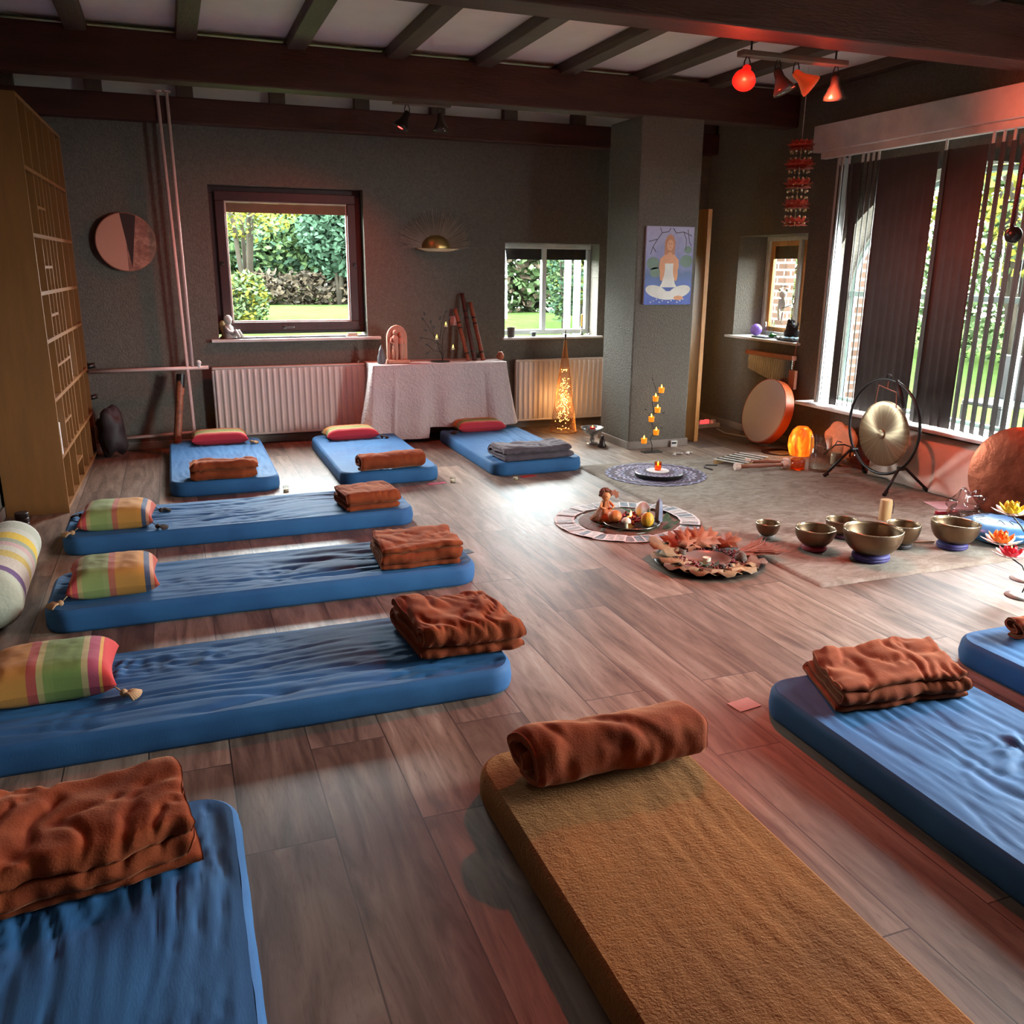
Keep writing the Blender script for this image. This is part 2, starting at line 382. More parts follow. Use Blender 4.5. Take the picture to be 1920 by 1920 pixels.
for a, c in ((2.95, 3.355), (3.40, 3.83)):
    B().box(a, c, 8.10, 8.105, .92, 1.68).build('pane', 'pane', w); B().box(a, c, 8.107, 8.118, 1.575, 1.68).build('roller_shade', 'black_cloth', w)
B().box(2.88, 3.92, 7.855, 8.09, .845, .865).build('sill', 'sill', w, bevel=.005)
w = struct('window_3')
def frame_x(root, y0, y1, z0, z1, x, wd, dp, m, name):
    b = B(); b.box(x, x+dp, y0, y1, z1-wd, z1); b.box(x, x+dp, y0, y1, z0, z0+wd); b.box(x, x+dp, y0, y0+wd, z0+wd, z1-wd); b.box(x, x+dp, y1-wd, y1, z0+wd, z1-wd)
    return b.build(name, m, root, bevel=.005)
frame_x(w, 6.35, 7.33, .89, 1.80, 5.36, .04, .05, 'whiteframe', 'outer_frame')
B().box(5.355, 5.41, 6.81, 6.85, .9, 1.77).build('mullion', 'whiteframe', w, bevel=.004)
frame_x(w, 6.85, 7.29, .93, 1.76, 5.385, .045, .04, 'orangewood', 'sash'); frame_x(w, 6.39, 6.81, .93, 1.76, 5.385, .045, .04, 'orangewood', 'sash')
for a, c in ((6.39, 6.81), (6.85, 7.29)):
    B().box(5.40, 5.405, a, c, .93, 1.76).build('pane', 'pane', w); B().box(5.405, 5.42, a+.03, c-.03, 1.60, 1.76).build('roller_shade', 'shade', w)
B().box(5.0, 5.37, 6.32, 7.40, .87, .892).build('sill', 'sill', w, bevel=.005)
for k, (yc, hw) in enumerate(ARC):
    hi = hw-.03
    w = struct('window_%d' % (4+k))
    pts = [(5.29, yc+hi*cos(pi*i/40), 1.35+.82*sin(pi*i/40)) for i in range(41)]
    b = B(); b.tube([(5.29, yc+hi, .42)]+pts+[(5.29, yc-hi, .42)], .022, 6)
    b.box(5.27, 5.31, yc-hw, yc+hw, 1.295, 1.335); b.box(5.27, 5.31, yc-hw, yc+hw, .41, .46)
    b.box(5.27, 5.31, yc-.40, yc-.36, .41, 2.14)
    b.build('frame', 'lead', w, smooth='auto')
    B().poly([(5.29, p[1], p[2]) for p in pts]+[(5.29, yc-hi, .42), (5.29, yc+hi, .42)]).build('pane', 'pane', w)
S_(B().box(4.86, 5.29, .2, 6.09, .41, .435).build('trim_30', 'sill', bevel=.006))
# ---- vertical blind with its valance
w = thing('vertical_blind', 'dark brown vertical louvre blind hanging under the long white valance before the arched window', 'blind')
B().box(4.86, 5.049, .35, 6.16, 2.395, 2.59).build('valance', 'valance', w, bevel=.006)
B().box(4.90, 4.96, .38, 6.10, 2.345, 2.395).build('head_rail', 'valance', w, bevel=.004)
B().box(4.97, 5.045, 5.925, 5.985, .437, 2.344).build('side_channel', 'whiteframe', w, bevel=.004)
def slat(y, ang, wd=.085, hang=True):
    dx, dy = sin(ang)*wd/2, cos(ang)*wd/2
    b = B(); n = 4
    def fn(u, v):
        t = (v-.5)*2; c = .006*(1-t*t)
        return V((4.93+dx*t+cos(ang)*c, y+dy*t-sin(ang)*c, .45+u*1.83))
    b.grid(fn, 1, n); o = b.build('slat', 'slat', w, smooth=True, solid=.0012)
    if hang: B().box(4.926, 4.934, y-.010, y+.010, 2.28, 2.346).build('slat_hanger', 'whiteframe', o)
# view-aligned slats look thin (open), slats turned across the view look closed
T45 = R(41)
for y in (5.905, 5.862, 5.80): slat(y, T45, .075)
for y in (5.71,): slat(y, R(-12), .07, False)
for y in (5.655, 5.60, 5.545, 5.49): slat(y, T45-.02, .075)
y = 5.42
while y > 4.92: slat(y, R(-16), .086, False); y -= .0735
slat(4.872, T45-.25, .085)
y = 4.80
while y > 4.56: slat(y, R(-14), .086, False); y -= .073
y = 4.50
while y > 3.3: slat(y, R(28), .085); y -= .078

# ---- heating pipes and radiators
p = thing('heating_pipe', 'pair of thin cream heating pipes rising up the back wall beside the dark framed window', 'pipe')
B().tube([(.035, 7.765, 2.77), (.085, 7.765, .16), (.06, 7.765, .145), (-.62, 7.765, .12)], .013, 10).build('riser', 'pipe', p, smooth=True)
B().tube([(.103, 7.765, 2.77), (.115, 7.765, .68)], .013, 10).build('riser', 'pipe', p, smooth=True)
B().tube([(-.66, 7.765, .675), (.24, 7.765, .682)], .015, 10).build('side_run', 'pipe', p, smooth=True)
for x in (.035, .103): B().lathe([(.0, 0), (.03, 0), (.03, .012), (0, .013)], 16, (x, 7.765, 2.765)).build('ceiling_rose', 'pipe', p)
b = B().tube([(.165, 7.765, .682), (.165, 7.765, .715)], .016, 10); b.ball((.165, 7.765, .722), .022, 10); b.build('valve', 'white_plastic', p, smooth=True)
def radiator(x0, x1, z0, z1, label):
    r = thing('radiator', label, 'radiator', ((x0+x1)/2, 7.8, z0), group=None)
    X0, X1 = x0-(x0+x1)/2, x1-(x0+x1)/2; H = z1-z0; b = B(); n = int((x1-x0)/.052)
    def fn(u, v):
        x = X0+.02+(X1-X0-.04)*u; t = (u*n) % 1
        d = .012*(max(0, sin(pi*2*t)))**.5 if 0.03 < v < .97 else 0
        e = min(v, 1-v)
        return V((x, -d*min(1, e/.05), .02+(H-.04)*v))
    b.grid(fn, n*8, 30); b.build('front_panel', 'radiator', r, smooth=True)
    b = B(); b.box(X0, X1, 0, .05, 0, .022).box(X0, X1, 0, .05, H-.022, H).box(X0, X0+.022, 0, .05, .022, H-.022).box(X1-.022, X1, 0, .05, .022, H-.022); b.build('casing', 'radiator', r, bevel=.01)
    B().box(X0+.02, X1-.02, .03, .06, .03, H-.03).build('back_panel', 'radiator', r)
    for x in (X0+.2, X1-.2): B().box(x-.02, x+.02, .06, .094, .05, H-.05).build('bracket', 'radiator', r)
    b = B().tube([(X1-.05, .03, H), (X1-.05, .03, H+.02)], .012); b.build('bleed_valve', 'silver', r)
    return r
radiator(.262, 1.555, .085, .675, 'wide cream ribbed radiator below the dark framed window')
radiator(2.99, 4.10, .075, .665, 'cream ribbed radiator below the small window, partly behind the light cone')

# ------------------------------------------------------------------ bookcase
bc = thing('bookcase', 'tall beech bookcase with many small open compartments against the left wall', 'bookcase', (-.868, 6.86, 0), -.02)
X0, X1, Y0, Y1 = -.175, .175, -.93, .94; tk = .022
B().box(X0, X1, Y0, Y0+tk, 0, 2.42).build('side_panel', 'beech', bc); B().box(X0, X1, Y1-tk, Y1, 0, 2.42).build('side_panel', 'beech', bc)
B().box(X0, X1, Y0+tk, Y1-tk, 2.398, 2.42).build('top_panel', 'beech', bc); B().box(X0, X0+.01, Y0+tk, Y1-tk, 0.02, 2.398).build('back_panel', 'beech', bc)
cols = [Y0+(Y1-Y0)*k/6 for k in range(7)]
for y in cols[1:-1]: B().box(X0+.01, X1, y-tk/2, y+tk/2, .02, 2.398).build('divider', 'beech', bc)
zs = [.03, .35, .70, 1.05, 1.33, 1.66, 2.03]
for k in range(6):
    for z in zs: B().box(X0+.01, X1, cols[k]+tk/2, cols[k+1]-tk/2, z-tk/2, z+tk/2).build('shelf', 'beech', bc)
for k, zz in ((1, (1.48, 1.83, 1.19, .88, .52)), (2, (.88, .18))):
    ym = (cols[k]+cols[k+1])/2
    B().box(X0+.01, X1, ym-.008, ym+.008, .36, 2.02).build('small_divider', 'beech', bc)
    for z in zz: B().box(X0+.01, X1, cols[k]+tk/2, cols[k+1]-tk/2, z-.008, z+.008).build('small_shelf', 'beech', bc)
def shelf_item(k, z, w_, h_, m, name, label, cat, dy=0, shape='box'):
    y = 6.86+(cols[k]+cols[k+1])/2+dy; b = B()
    if shape == 'box': b.box(-.11, .08, -w_/2, w_/2, 0, h_); o = b.build(name, m, bevel=.003)
    elif shape == 'fig': b.lathe([(w_, 0), (w_*1.1, h_*.15), (w_*.6, h_*.4), (w_*.8, h_*.6), (w_*.35, h_*.72), (w_*.5, h_*.85), (w_*.3, h_*.97), (0, h_)], 14); o = b.build(name, m, smooth=True)
    else: b.lathe([(w_, 0), (w_, h_*.65), (w_*.35, h_*.8), (w_*.35, h_), (0, h_)], 14); o = b.build(name, m, smooth='auto')
    o.location = (-.79, y, z+tk/2); tag(o, label, cat); return o
shelf_item(3, 1.05, .035, .17, 'pink_paper', 'figurine', 'pale lilac figurine standing in a middle compartment of the bookcase', 'figurine', .08, 'fig')
shelf_item(3, .70, .03, .24, 'white_paper', 'book', 'white upright book in the lower middle compartment of the bookcase', 'book', .02)
shelf_item(3, .70, .025, .26, 'wood_red', 'book', 'reddish upright book beside the white one in the bookcase', 'book', -.03)
shelf_item(0, 1.05, .03, .09, 'stone_grey', 'trinket', 'small grey trinket in the near column of the bookcase', 'ornament', -.05, 'fig')
shelf_item(0, .35, .02, .2, 'white_paper', 'notebook', 'white notebook in the lowest part of the bookcase near column', 'book', -.1)
shelf_item(2, 1.33, .03, .19, 'stone_grey', 'bottle', 'pale bottle in an upper middle compartment of the bookcase', 'bottle', .0, 'bot')
shelf_item(2, 1.66, .02, .26, 'white_paper', 'folder', 'pale folder high up in the bookcase', 'folder', .06)

# things round the bookcase
t = thing('tin_stack', 'stack of three dark round tins on the floor at the foot of the bookcase', 'tins', (-.935, 5.66, 0))
for k in range(3): B().lathe([(0, 0), (.035, 0), (.038, .004), (.038, .027), (.035, .03), (0, .03)], 20, (0, 0, k*.031)).build('tin', 'dark_plastic', t, smooth='auto')
b = B(); b.ball((-.55, 7.66, .20), .17, 18, (.7, .5, 1.1), .5, 3); o = b.build('bag', 'black_cloth', smooth=True); tag(o, 'black bag slumped on the floor behind the bookcase', 'bag')
b = B(); b.tube([(-.72, 7.83, 0), (-.72, 7.83, .80)], .012, 8); b.tube([(-.72, 7.83, .70), (-.62, 7.84, .72)], .022, 8); b.tube([(-.72, 7.83, .45), (-.63, 7.84, .47)], .02, 8); o = b.build('floor_lamp', 'black', smooth=True); tag(o, 'black stand half hidden behind the far end of the bookcase', 'stand')
t = thing('rainstick', 'carved dark wooden rainstick leaning on the back wall beside the pipe', 'rainstick', (-.04, 7.56, 0))
B().tube([(-.03, 0, .0), (.055, .17, .62)], .031, 14).build('tube', mat('carved_dark_wood', '8a5238', .5, var=(18, .6), bump=(40, .5)), t, smooth='auto')
B().tube([(.045, .15, .53), (.057, .175, .635)], .034, 14).build('end_band', 'black_paint', t, smooth='auto'); B().tube([(.036, .132, .475), (.046, .152, .53)], .033, 14).build('pale_band', 'wood_red', t, smooth='auto')

# ------------------------------------------------------------------ cloth helpers
def fbm(p, s=1.0, o=3):
    v = 0; a = 1
    for k in range(o): v += a*NZ.noise(p*s); s *= 2.1; a *= .5
    return v
def sstep(a, b_, x):
    t = max(0, min(1, (x-a)/(b_-a))); return t*t*(3-2*t)
def blue_sheet():
    T = NT('blue_jersey_sheet'); v = T.co()
    nz = T.noise(v, 4, 3); f = T.noise(T.co((220, 60, 60)), 1, 2)
    c = T.ramp(nz, [(.3, lin('265280')), (.7, lin('306594'))]); T.l(c, T.p.inputs['Base Color'])
    T.p.inputs['Roughness'].default_value = .72; T.p.inputs['Specular IOR Level'].default_value = .32
    T.p.inputs['Sheen Weight'].default_value = .04; T.p.inputs['Sheen Tint'].default_value = (.4, .65, 1, 1)
    T.bump(f, .15, .002); return T.m
M['blue'] = blue_sheet()
def mattress(x0, x1, y0, y1, label, group, seed=0, amp=1.0, axis=0, th=.10, m='blue', heap=None, name='mattress', wr=None, fuzz=0, mass=None):
    """rounded slab, wrinkled sheet running along its long axis"""
    cx, cy = (x0+x1)/2, (y0+y1)/2; a, c = (x1-x0)/2, (y1-y0)/2
    rc = .11; re = .028
    b = B(); NU, NV = (int((x1-x0)/.011), int((y1-y0)/.011)); NU = min(NU, 190); NV = min(NV, 190)
    def outline(t):
        # rounded rectangle by angle-like parameter 0..1 -> point
        per = [2*(a-rc), 2*(c-rc)]; seg = [2*(c-rc), rc*pi/2, 2*(a-rc), rc*pi/2]*2
        tot = sum(seg); d = t*tot; k = 0
        while k < 7 and d > seg[k]: d -= seg[k]; k += 1
        corners = [(a-rc, c-rc, 0), (-(a-rc), c-rc, pi/2), (-(a-rc), -(c-rc), pi), (a-rc, -(c-rc), 3*pi/2)]
        if k == 0: return (a, -(c-rc)+d)
        if k == 2: return ((a-rc)-d, c)
        if k == 4: return (-a, (c-rc)-d)
        if k == 6: return (-(a-rc)+d, -c)
        cxx, cyy, a0 = corners[k//2]; an = a0+d/rc
        return (cxx+rc*cos(an), cyy+rc*sin(an))
    def wz(x, y):
        p = V((x, y, seed*3.1))
        u, v_ = (x, y) if axis == 0 else (y, x)
        q = V((u*1.6, v_*17, seed)); q.y += 2.0*NZ.noise(V((u*1.1, v_*2.2, seed+5)))
        w1 = NZ.noise(q); w2 = NZ.noise(V((u*3.0, v_*42, seed+9)))
        ridge = (1-abs(w1)*2.3); ridge = max(0, ridge)**3
        mask = sstep(-.5, .2, NZ.noise(V((u*1.3, v_*2, seed+20))))
        w3 = max(0, 1-abs(NZ.noise(V((u*1.1+3, v_*36+3*NZ.noise(V((u*1.4, v_*3, seed+2))), seed+31))))*3.4)**2
        z = (-.008*ridge*mask-.0042*w3*sstep(-.35, .25, NZ.noise(V((u*1.7, v_*3, seed+44)))) + .002*w2*mask+.004*fbm(p, 2.2, 2))*amp
        if heap:
            for hx, hy, hr, ha in heap:
                d = sqrt((x-hx)**2+((y-hy)*1.3)**2)/hr
                if d < 1.6:
                    q2 = V(((x-hx)*9+2.5*NZ.noise(p*4), (y-hy)*13+2.5*NZ.noise(p*5+V((3, 3, 3))), seed))
                    z += ha*(1-sstep(.3, 1.5, d))*(1.2*abs(NZ.noise(q2))-.25)
        return z
    # side wall rings
    NP = 240; prof = [(-.004, 0), (.0, .012), (.003, th*.4), (.0, th-re)]+[(-re*(1-cos(k*pi/8)), th-re+re*sin(k*pi/8)) for k in range(1, 4)]
    rings = []
    for off, z in prof:
        ring = []
        for i in range(NP):
            x, y = outline(i/NP); n_ = V((x/a, y/c)).normalized() if False else V((x, y))
            px, py = outline(((i+.5) % NP)/NP); qx, qy = outline(((i-.5) % NP)/NP)
            tx, ty = px-qx, py-qy; l = sqrt(tx*tx+ty*ty) or 1; nx, ny = ty/l, -tx/l
            w_ = .0025*fbm(V((x*3, y*3, z*14+seed)), 2.5, 2)*min(amp, 1.1)
            ring.append(V((x+nx*(off+w_), y+ny*(off+w_), z)))
        rings.append(ring)
    vs = [v for r in rings for v in r]; m_ = len(rings)
    fs = [(i*NP+j, i*NP+(j+1) % NP, (i+1)*NP+(j+1) % NP, (i+1)*NP+j) for i in range(m_-1) for j in range(NP)]
    fs.append(tuple(range(NP))[::-1]); b.add(vs, fs)
    # top: square grid squeezed into the outline
    last = rings[-1]; ai, ci, ri = a-re*.62, c-re*.62, rc-re*.62
    def fn(u, v_):
        X, Y = (u*2-1), (v_*2-1)
        x, y = X*ai, Y*ci
        # pull corners in to the rounded outline
        ex, ey = abs(x)-(ai-ri), abs(y)-(ci-ri)
        if ex > 0 and ey > 0:
            mx = max(ex, ey); l = sqrt(ex*ex+ey*ey)
            if l > 1e-9:
                k = mx/l; x = math.copysign(ai-ri+ex*k, x); y = math.copysign(ci-ri+ey*k, y)
        e = min(ai-abs(X*ai), ci-abs(Y*ci)); f = sstep(0, .045, e)
        z = th-re*.075+f*(re*.08+wz(x, y))
        if f < .0001: z = th-.0021
        return V((x, y, z))
    b.grid(fn, NU, NV)
    if mass:
        pass
    o = b.build(name, m, smooth=True); o.location = (cx, cy, 0.001); tag(o, label, 'mattress', group)
    return o
GM = 'blue sheeted floor mattresses'
def mt(*a, **k): return mattress(*a, **k)
mt(-.12, .60, 6.09, 7.66, 'blue sheeted mattress nearest the bookcase in the back row, its foot end toward the room', GM, 1, .8, 1)
mt(1.01, 1.73, 6.02, 7.56, 'middle blue mattress of the back row, below the wide radiator', GM, 2, .6, 1)
mt(2.13, 2.87, 5.99, 7.52, 'blue mattress with the grey blanket, before the cloth covered table', GM, 3, .9, 1, heap=[(-.28, -.5, .2, .03)])
mt(-.66, 1.27, 4.97, 5.58, 'farthest of the three blue mattresses lying crosswise on the left', GM, 4, 1.9, 0)
mt(-.62, 1.30, 3.86, 4.42, 'middle one of the three blue mattresses lying crosswise on the left', GM, 5, 2.1, 0)
mt(-.86, 1.07, 2.73, 3.36, 'nearest of the three blue mattresses lying crosswise, with the large striped pillow', GM, 6, 2.1, 0, heap=[(-.32, .13, .13, .022), (-.1, .16, .10, .014)])
mt(-.66, .05, .35, 2.27, 'blue mattress in the bottom left corner under a crumpled rust blanket', GM, 7, 1.7, 1, heap=[])
mt(1.82, 2.53, .40, 2.335, 'blue mattress in the right foreground with creased sheet', GM, 8, .75, 1, heap=[(.12, .22, .26, .03), (.26, .0, .25, .026)])
mt(2.80, 3.52, .50, 2.43, 'blue mattress cut off by the right edge, second from the brown one', GM, 9, 1.0, 1)
def towel():
    T = NT('brown_terry_towel'); v = T.co(); nz = T.noise(v, 2.4, 3, .5); f = T.noise(v, 130, 3, .7); f2 = T.noise(v, 38, 3, .7)
    c = T.ramp(nz, [(.35, lin('663412')), (.65, lin('85491b'))]); c = T.mix(T.ramp(f2, [(.35, (.35,)*3), (.55, (0,)*3)]), c, lin('6f3f1c')); T.l(c, T.p.inputs['Base Color'])
    T.p.inputs['Roughness'].default_value = .95; T.p.inputs['Specular IOR Level'].default_value = .1
    T.p.inputs['Sheen Weight'].default_value = .5; T.p.inputs['Sheen Tint'].default_value = (.9, .55, .25, 1)
    T.bump(T.mix(.5, f, f2), .9, .008); return T.m
M['towel'] = towel()
mattress(.715, 1.345, .05, 2.215, 'mattress wrapped in a brown terry towel in the foreground', None, 12, .35, 1, m='towel')

# ---- pillows
STR = [(0, 'c23a32'), (.055, 'd8774a'), (.075, 'c84a4a'), (.13, 'b5a468'), (.18, '8fa05a'), (.40, '9aa564'), (.46, 'c06a50'), (.53, 'd0913e'), (.78, 'd6953c'), (.84, '4a5570'), (.90, 'c98c6a'), (.94, 'b84830')]
STR2 = [(0, 'c9322f'), (.10, 'd8a04a'), (.125, 'b24a63'), (.20, 'c2b078'), (.25, '7f9a4c'), (.45, '8aa052'), (.52, 'c7b672'), (.57, 'c25548'), (.64, 'cf8e3a'), (.88, '4a4652'), (.93, 'b85a3a')]
STR3 = [(0, 'b02a38'), (.10, 'c05a5c'), (.15, 'b7a26c'), (.20, '858b52'), (.45, '8f925a'), (.55, 'b0604c'), (.66, 'bb8034'), (.9, '56506a')]
def stripe_mat(name, st, flip=False):
    T = NT(name); c = T.n('ShaderNodeTexCoord'); sp = T.n('ShaderNodeSeparateXYZ'); T.l(c.outputs['Generated'], sp.inputs[0])
    src = sp.outputs[0]
    if flip:
        mm = T.n('ShaderNodeMath', operation='SUBTRACT'); mm.inputs[0].default_value = 1; T.l(src, mm.inputs[1]); src = mm.outputs[0]
    T.l(T.ramp(src, [(p, tuple(c*.72 for c in lin(h))) for p, h in st], True), T.p.inputs['Base Color'])
    T.p.inputs['Roughness'].default_value = .85; T.p.inputs['Sheen Weight'].default_value = .05
    T.bump(T.noise(T.co((300, 300, 300)), 1, 2), .25, .002); return T.m
M['st1'] = stripe_mat('striped_cotton', STR); M['st2'] = stripe_mat('striped_cotton_bold', STR2, True)
def stripe_y(name, st):
    T = NT(name); c = T.n('ShaderNodeTexCoord'); sp = T.n('ShaderNodeSeparateXYZ'); T.l(c.outputs['Generated'], sp.inputs[0])
    T.l(T.ramp(sp.outputs[1], [(p, lin(h)) for p, h in st], True), T.p.inputs['Base Color']); T.p.inputs['Roughness'].default_value = .85; return T.m
M['st3'] = stripe_y('striped_cotton_red_front', STR3)
def pillow(x, y, w_, d, h, rz, m, label, tassels, seed=0, z=.100, tilt=0):
    t = thing('pillow', label, 'pillow', (x, y, z), rz, 'striped pillows with corner tassels')
    b = B()
    def shape(u, v_, s):
        X, Y = u*2-1, v_*2-1
        e = (1-abs(X)**4.5)*(1-abs(Y)**4.5); hgt = max(0, e)**.5
        k = 1.02-.10*(1-abs(Y)**2)*abs(X)**4; k2 = 1.02-.10*(1-abs(X)**2)*abs(Y)**4
        wr = 1+.05*fbm(V((X*2, Y*2, seed+s)), 1.5, 3)
        zc = h*.36
        zz = zc+(h*.64*hgt*wr if s > 0 else -zc*min(1, hgt*1.25))
        return V((X*w_/2*k, Y*d/2*k2, zz))
    b.grid(lambda u, v_: shape(u, v_, 1), 40, 40); b.grid(lambda u, v_: shape(u, 1-v_, -1), 40, 40)
    b.build('cushion', m, t, smooth=True)
    for (sx, sy, mm) in tassels:
        c = V((sx*w_*.485, sy*d*.485, h*.30)); o_ = V((sx*.036, sy*.014, 0)); q = B()
        q.tube([c, c+o_*.35+V((0, 0, -.01)), V((c.x+o_.x*.7, c.y+o_.y*.7, .014))], .0022, 6); q.ball((c.x+o_.x*.8, c.y+o_.y*.8, .015), .014, 8)
        for k in range(9):
            a_ = (k-4)*.16; dr = V((o_.x, o_.y, 0)).normalized(); dr = Matrix.Rotation(a_, 3, 'Z') @ dr
            s0 = V((c.x+o_.x*.8, c.y+o_.y*.8, .015)); q.tube([s0, s0+dr*.03+V((0, 0, .004)), s0+dr*.055+V((0, 0, -.008))], .005, 5)
        q.build('tassel', mm, t, smooth=True)
    return t
pillow(.27, 7.49, .44, .26, .105, 0, 'st3', 'red and green striped pillow on the back row mattress nearest the bookcase', [(1, -1, 'tasseltan')], 1)
pillow(1.32, 7.36, .44, .24, .10, .04, 'st3', 'red striped pillow on the middle mattress of the back row', [(1, -1, 'tasseldark')], 2)
pillow(2.47, 7.37, .44, .24, .10, 0, 'st3', 'red and tan striped pillow on the mattress before the cloth covered table', [(-1, -1, 'tasseldark')], 3)
pillow(-.385, 5.20, .38, .34, .125, -.04, 'st1', 'green and yellow striped pillow on the farthest crosswise mattress', [(1, 1, 'tasseldark'), (1, -1, 'tasseldark'), (-1, -1, 'tasseltan'), (-1, 1, 'tasseldark')], 4)
pillow(-.35, 4.12, .37, .36, .13, .03, 'st1', 'green and yellow striped pillow on the middle crosswise mattress', [(-1, -1, 'tasseltan')], 5)
pillow(-.495, 3.13, .41, .34, .13, .02, 'st2', 'large yellow, green and red striped pillow on the nearest crosswise mattress', [(1, -1, 'tasseltan'), (-1, 1, 'tasseldark')], 6)

# ---- folded and rolled blankets
def fleece(name, h1, h2):
    T = NT(name); v = T.co(); nz = T.noise(v, 9, 4, .6); f = T.noise(v, 160, 2, .6)
    T.l(T.ramp(nz, [(.3, lin(h1)), (.7, lin(h2))]), T.p.inputs['Base Color']); T.p.inputs['Roughness'].default_value = .9
    T.p.inputs['Specular IOR Level'].default_value = .1; T.p.inputs['Sheen Weight'].default_value = .35; T.p.inputs['Sheen Tint'].default_value = (.9, .45, .25, 1) if h1[0] != '4' else (.6, .5, .5, 1)
    T.p.inputs['Sheen Roughness'].default_value = .35; T.bump(f, .4, .003); return T.m
M['rust'] = fleece('rust_fleece', '70301b', '8c4325'); M['greyfl'] = fleece('42_grey_fleece', '4a4146', '5e545a')
def spine_fold(d, h, n):
    th = h/n; pts = []
    for k in range(n):
        z = th*(k+.5); ys = [-(d/2-th/2)+(d-th)*i/14 for i in range(15)]
        if k % 2: ys = ys[::-1]
        pts += [(y, z) for y in ys]
        if k < n-1:
            s = 1 if k % 2 == 0 else -1; yc = s*(d/2-th/2); 
            pts += [(yc+s*th*.5*sin(a*pi/6), z+th*.5-th*.5*cos(a*pi/6)) for a in range(1, 6)]
    return pts, th*.485
def spine_roll(d, h, turns):
    pts = []; th = min(d, h)/(2*turns+.6); N = int(turns*26)
    for i in range(N+1):
        t = i/26; r = th*(.35+t); a = (t-turns)*2*pi-pi*.42
        pts.append((r*cos(a)*1.0, r*sin(a)))
    R_ = th*(.35+turns)+th/2; sy, sz = d/2/R_, h/2/R_
    return [(y*sy, z*sz+h/2) for y, z in pts], th*.47*min(sy, sz)
def blanket(x, y, w_, d, h, rz, label, n=4, m='rust', seed=0, roll=0, z=.101, tag_=False, amp=1.0, skew=0.0, drape=0, taper=0.0, nx=56):
    spine, ht = spine_roll(d, h, roll) if roll else spine_fold(d, h, n)
    P = [V(p).to_2d() if False else V((p[0], p[1])) for p in spine]; L = len(P)
    nor = []
    for i in range(L):
        a, c = P[max(0, i-1)], P[min(L-1, i+1)]; t = (c-a).normalized(); nor.append(V((-t.y, t.x)))
    loop = [(P[i]+nor[i]*ht, i) for i in range(L)]
    e = (P[-1]-P[-2]).normalized(); loop += [(P[-1]+e*ht*.8+nor[-1]*ht*.5, L-1), (P[-1]+e*ht*.8-nor[-1]*ht*.5, L-1)]
    loop += [(P[i]-nor[i]*ht, i) for i in range(L-1, -1, -1)]
    e = (P[0]-P[1]).normalized(); loop += [(P[0]+e*ht*.8-nor[0]*ht*.5, 0), (P[0]+e*ht*.8+nor[0]*ht*.5, 0)]
    b = B(); K = len(loop); vs = []
    for i in range(nx+1):
        u = i/nx; X = (u-.5)*w_; edge = min(u, 1-u)*w_
        sh = 1-(1-sstep(0, ht*1.3, edge+ht*.25))*.55
        for q, idx in loop:
            c = P[idx]; qq = c+(q-c)*sh
            # layers end at slightly different lengths
            lay = NZ.noise(V((c.y/max(h, .01)*n*.9 if not roll else idx*.02, seed*2.7, 7 if u > .5 else 0)))
            s_ = 1+.07*lay*abs(u-.5)*2*amp
            f = 1-taper*(1-4*(u-.5)**2)*0 - taper*u
            p = V((X*s_, qq.x*f, qq.y*(1-taper*.5*u)))
            hz = min(1, p.z/(h*.8))
            pn = V((p.x, p.y, p.z*.4))+V((seed*1.7, 0, 0))
            big = NZ.noise(pn*5.5); 
            an = seed*1.9; ca, sa = cos(an), sin(an); rq = V(((p.x*ca+p.y*sa)*3.2+1.4*NZ.noise(pn*3), (p.y*ca-p.x*sa)*13+1.8*NZ.noise(pn*5), seed)); rd = max(0, 1-abs(NZ.noise(rq))*3.0)**2
            p.z += hz*(.012*big-.009*rd+.0025*NZ.noise(pn*22))*amp
            p.z = max(.0005, p.z)
            p.x += .012*NZ.noise(V((p.y*7, p.z*16, seed+3)))*amp*hz; p.y += (.016*NZ.noise(V((p.x*6, p.z*9, seed+8)))+.005*NZ.noise(V((p.x*24, p.z*18, seed))))*amp
            p.x += skew*p.y
            if not roll: p.y *= 1-.10*hz
            vs.append(p)
    fs = [(i*K+j, i*K+(j+1) % K, (i+1)*K+(j+1) % K, (i+1)*K+j) for i in range(nx) for j in range(K)]
    # end caps, quad strips between the two sides of the cloth
    def capq(o0, rev):
        q = []
        for i in range(L-1):
            a, c = i, i+1; a2 = (2*L+1)-i; c2 = a2-1
            f = (o0+a, o0+c, o0+c2, o0+a2); q.append(f[::-1] if rev else f)
        for f in ((L-1, L, L+1, L+2), (2*L+1, 2*L+2, 2*L+3, 0)):
            f = tuple(o0+k for k in f); q.append(f[::-1] if rev else f)
        return q
    fs += capq(0, False)+capq(nx*K, True)
    b.add(vs, fs)
    t = thing('blanket', label, 'blanket', (x, y, z), rz, 'folded rust fleece blankets' if m == 'rust' else None)
    o = b.build('fleece', m, t, smooth=True); x_ = o.modifiers.new('u', 'SUBSURF'); x_.levels = 1; x_.render_levels = 1
    if tag_:
        B().box(w_*.47, w_*.47+.018, d*.05, d*.05+.03, h*.62, h*.64).build('care_tag', 'white_paper', t)
    return t
blanket(.235, 6.19, .43, .22, .125, .0, 'rust blanket folded flat on the back row mattress nearest the bookcase', 2, seed=1, amp=1.3)
blanket(1.37, 6.08, .47, .24, .145, .10, 'rust blanket rolled on the middle mattress of the back row', seed=2, roll=1.6, amp=.8)
blanket(2.49, 6.17, .58, .34, .10, .06, 'dark grey folded blanket on the mattress before the cloth covered table', 2, 'greyfl', seed=3, amp=1.3)
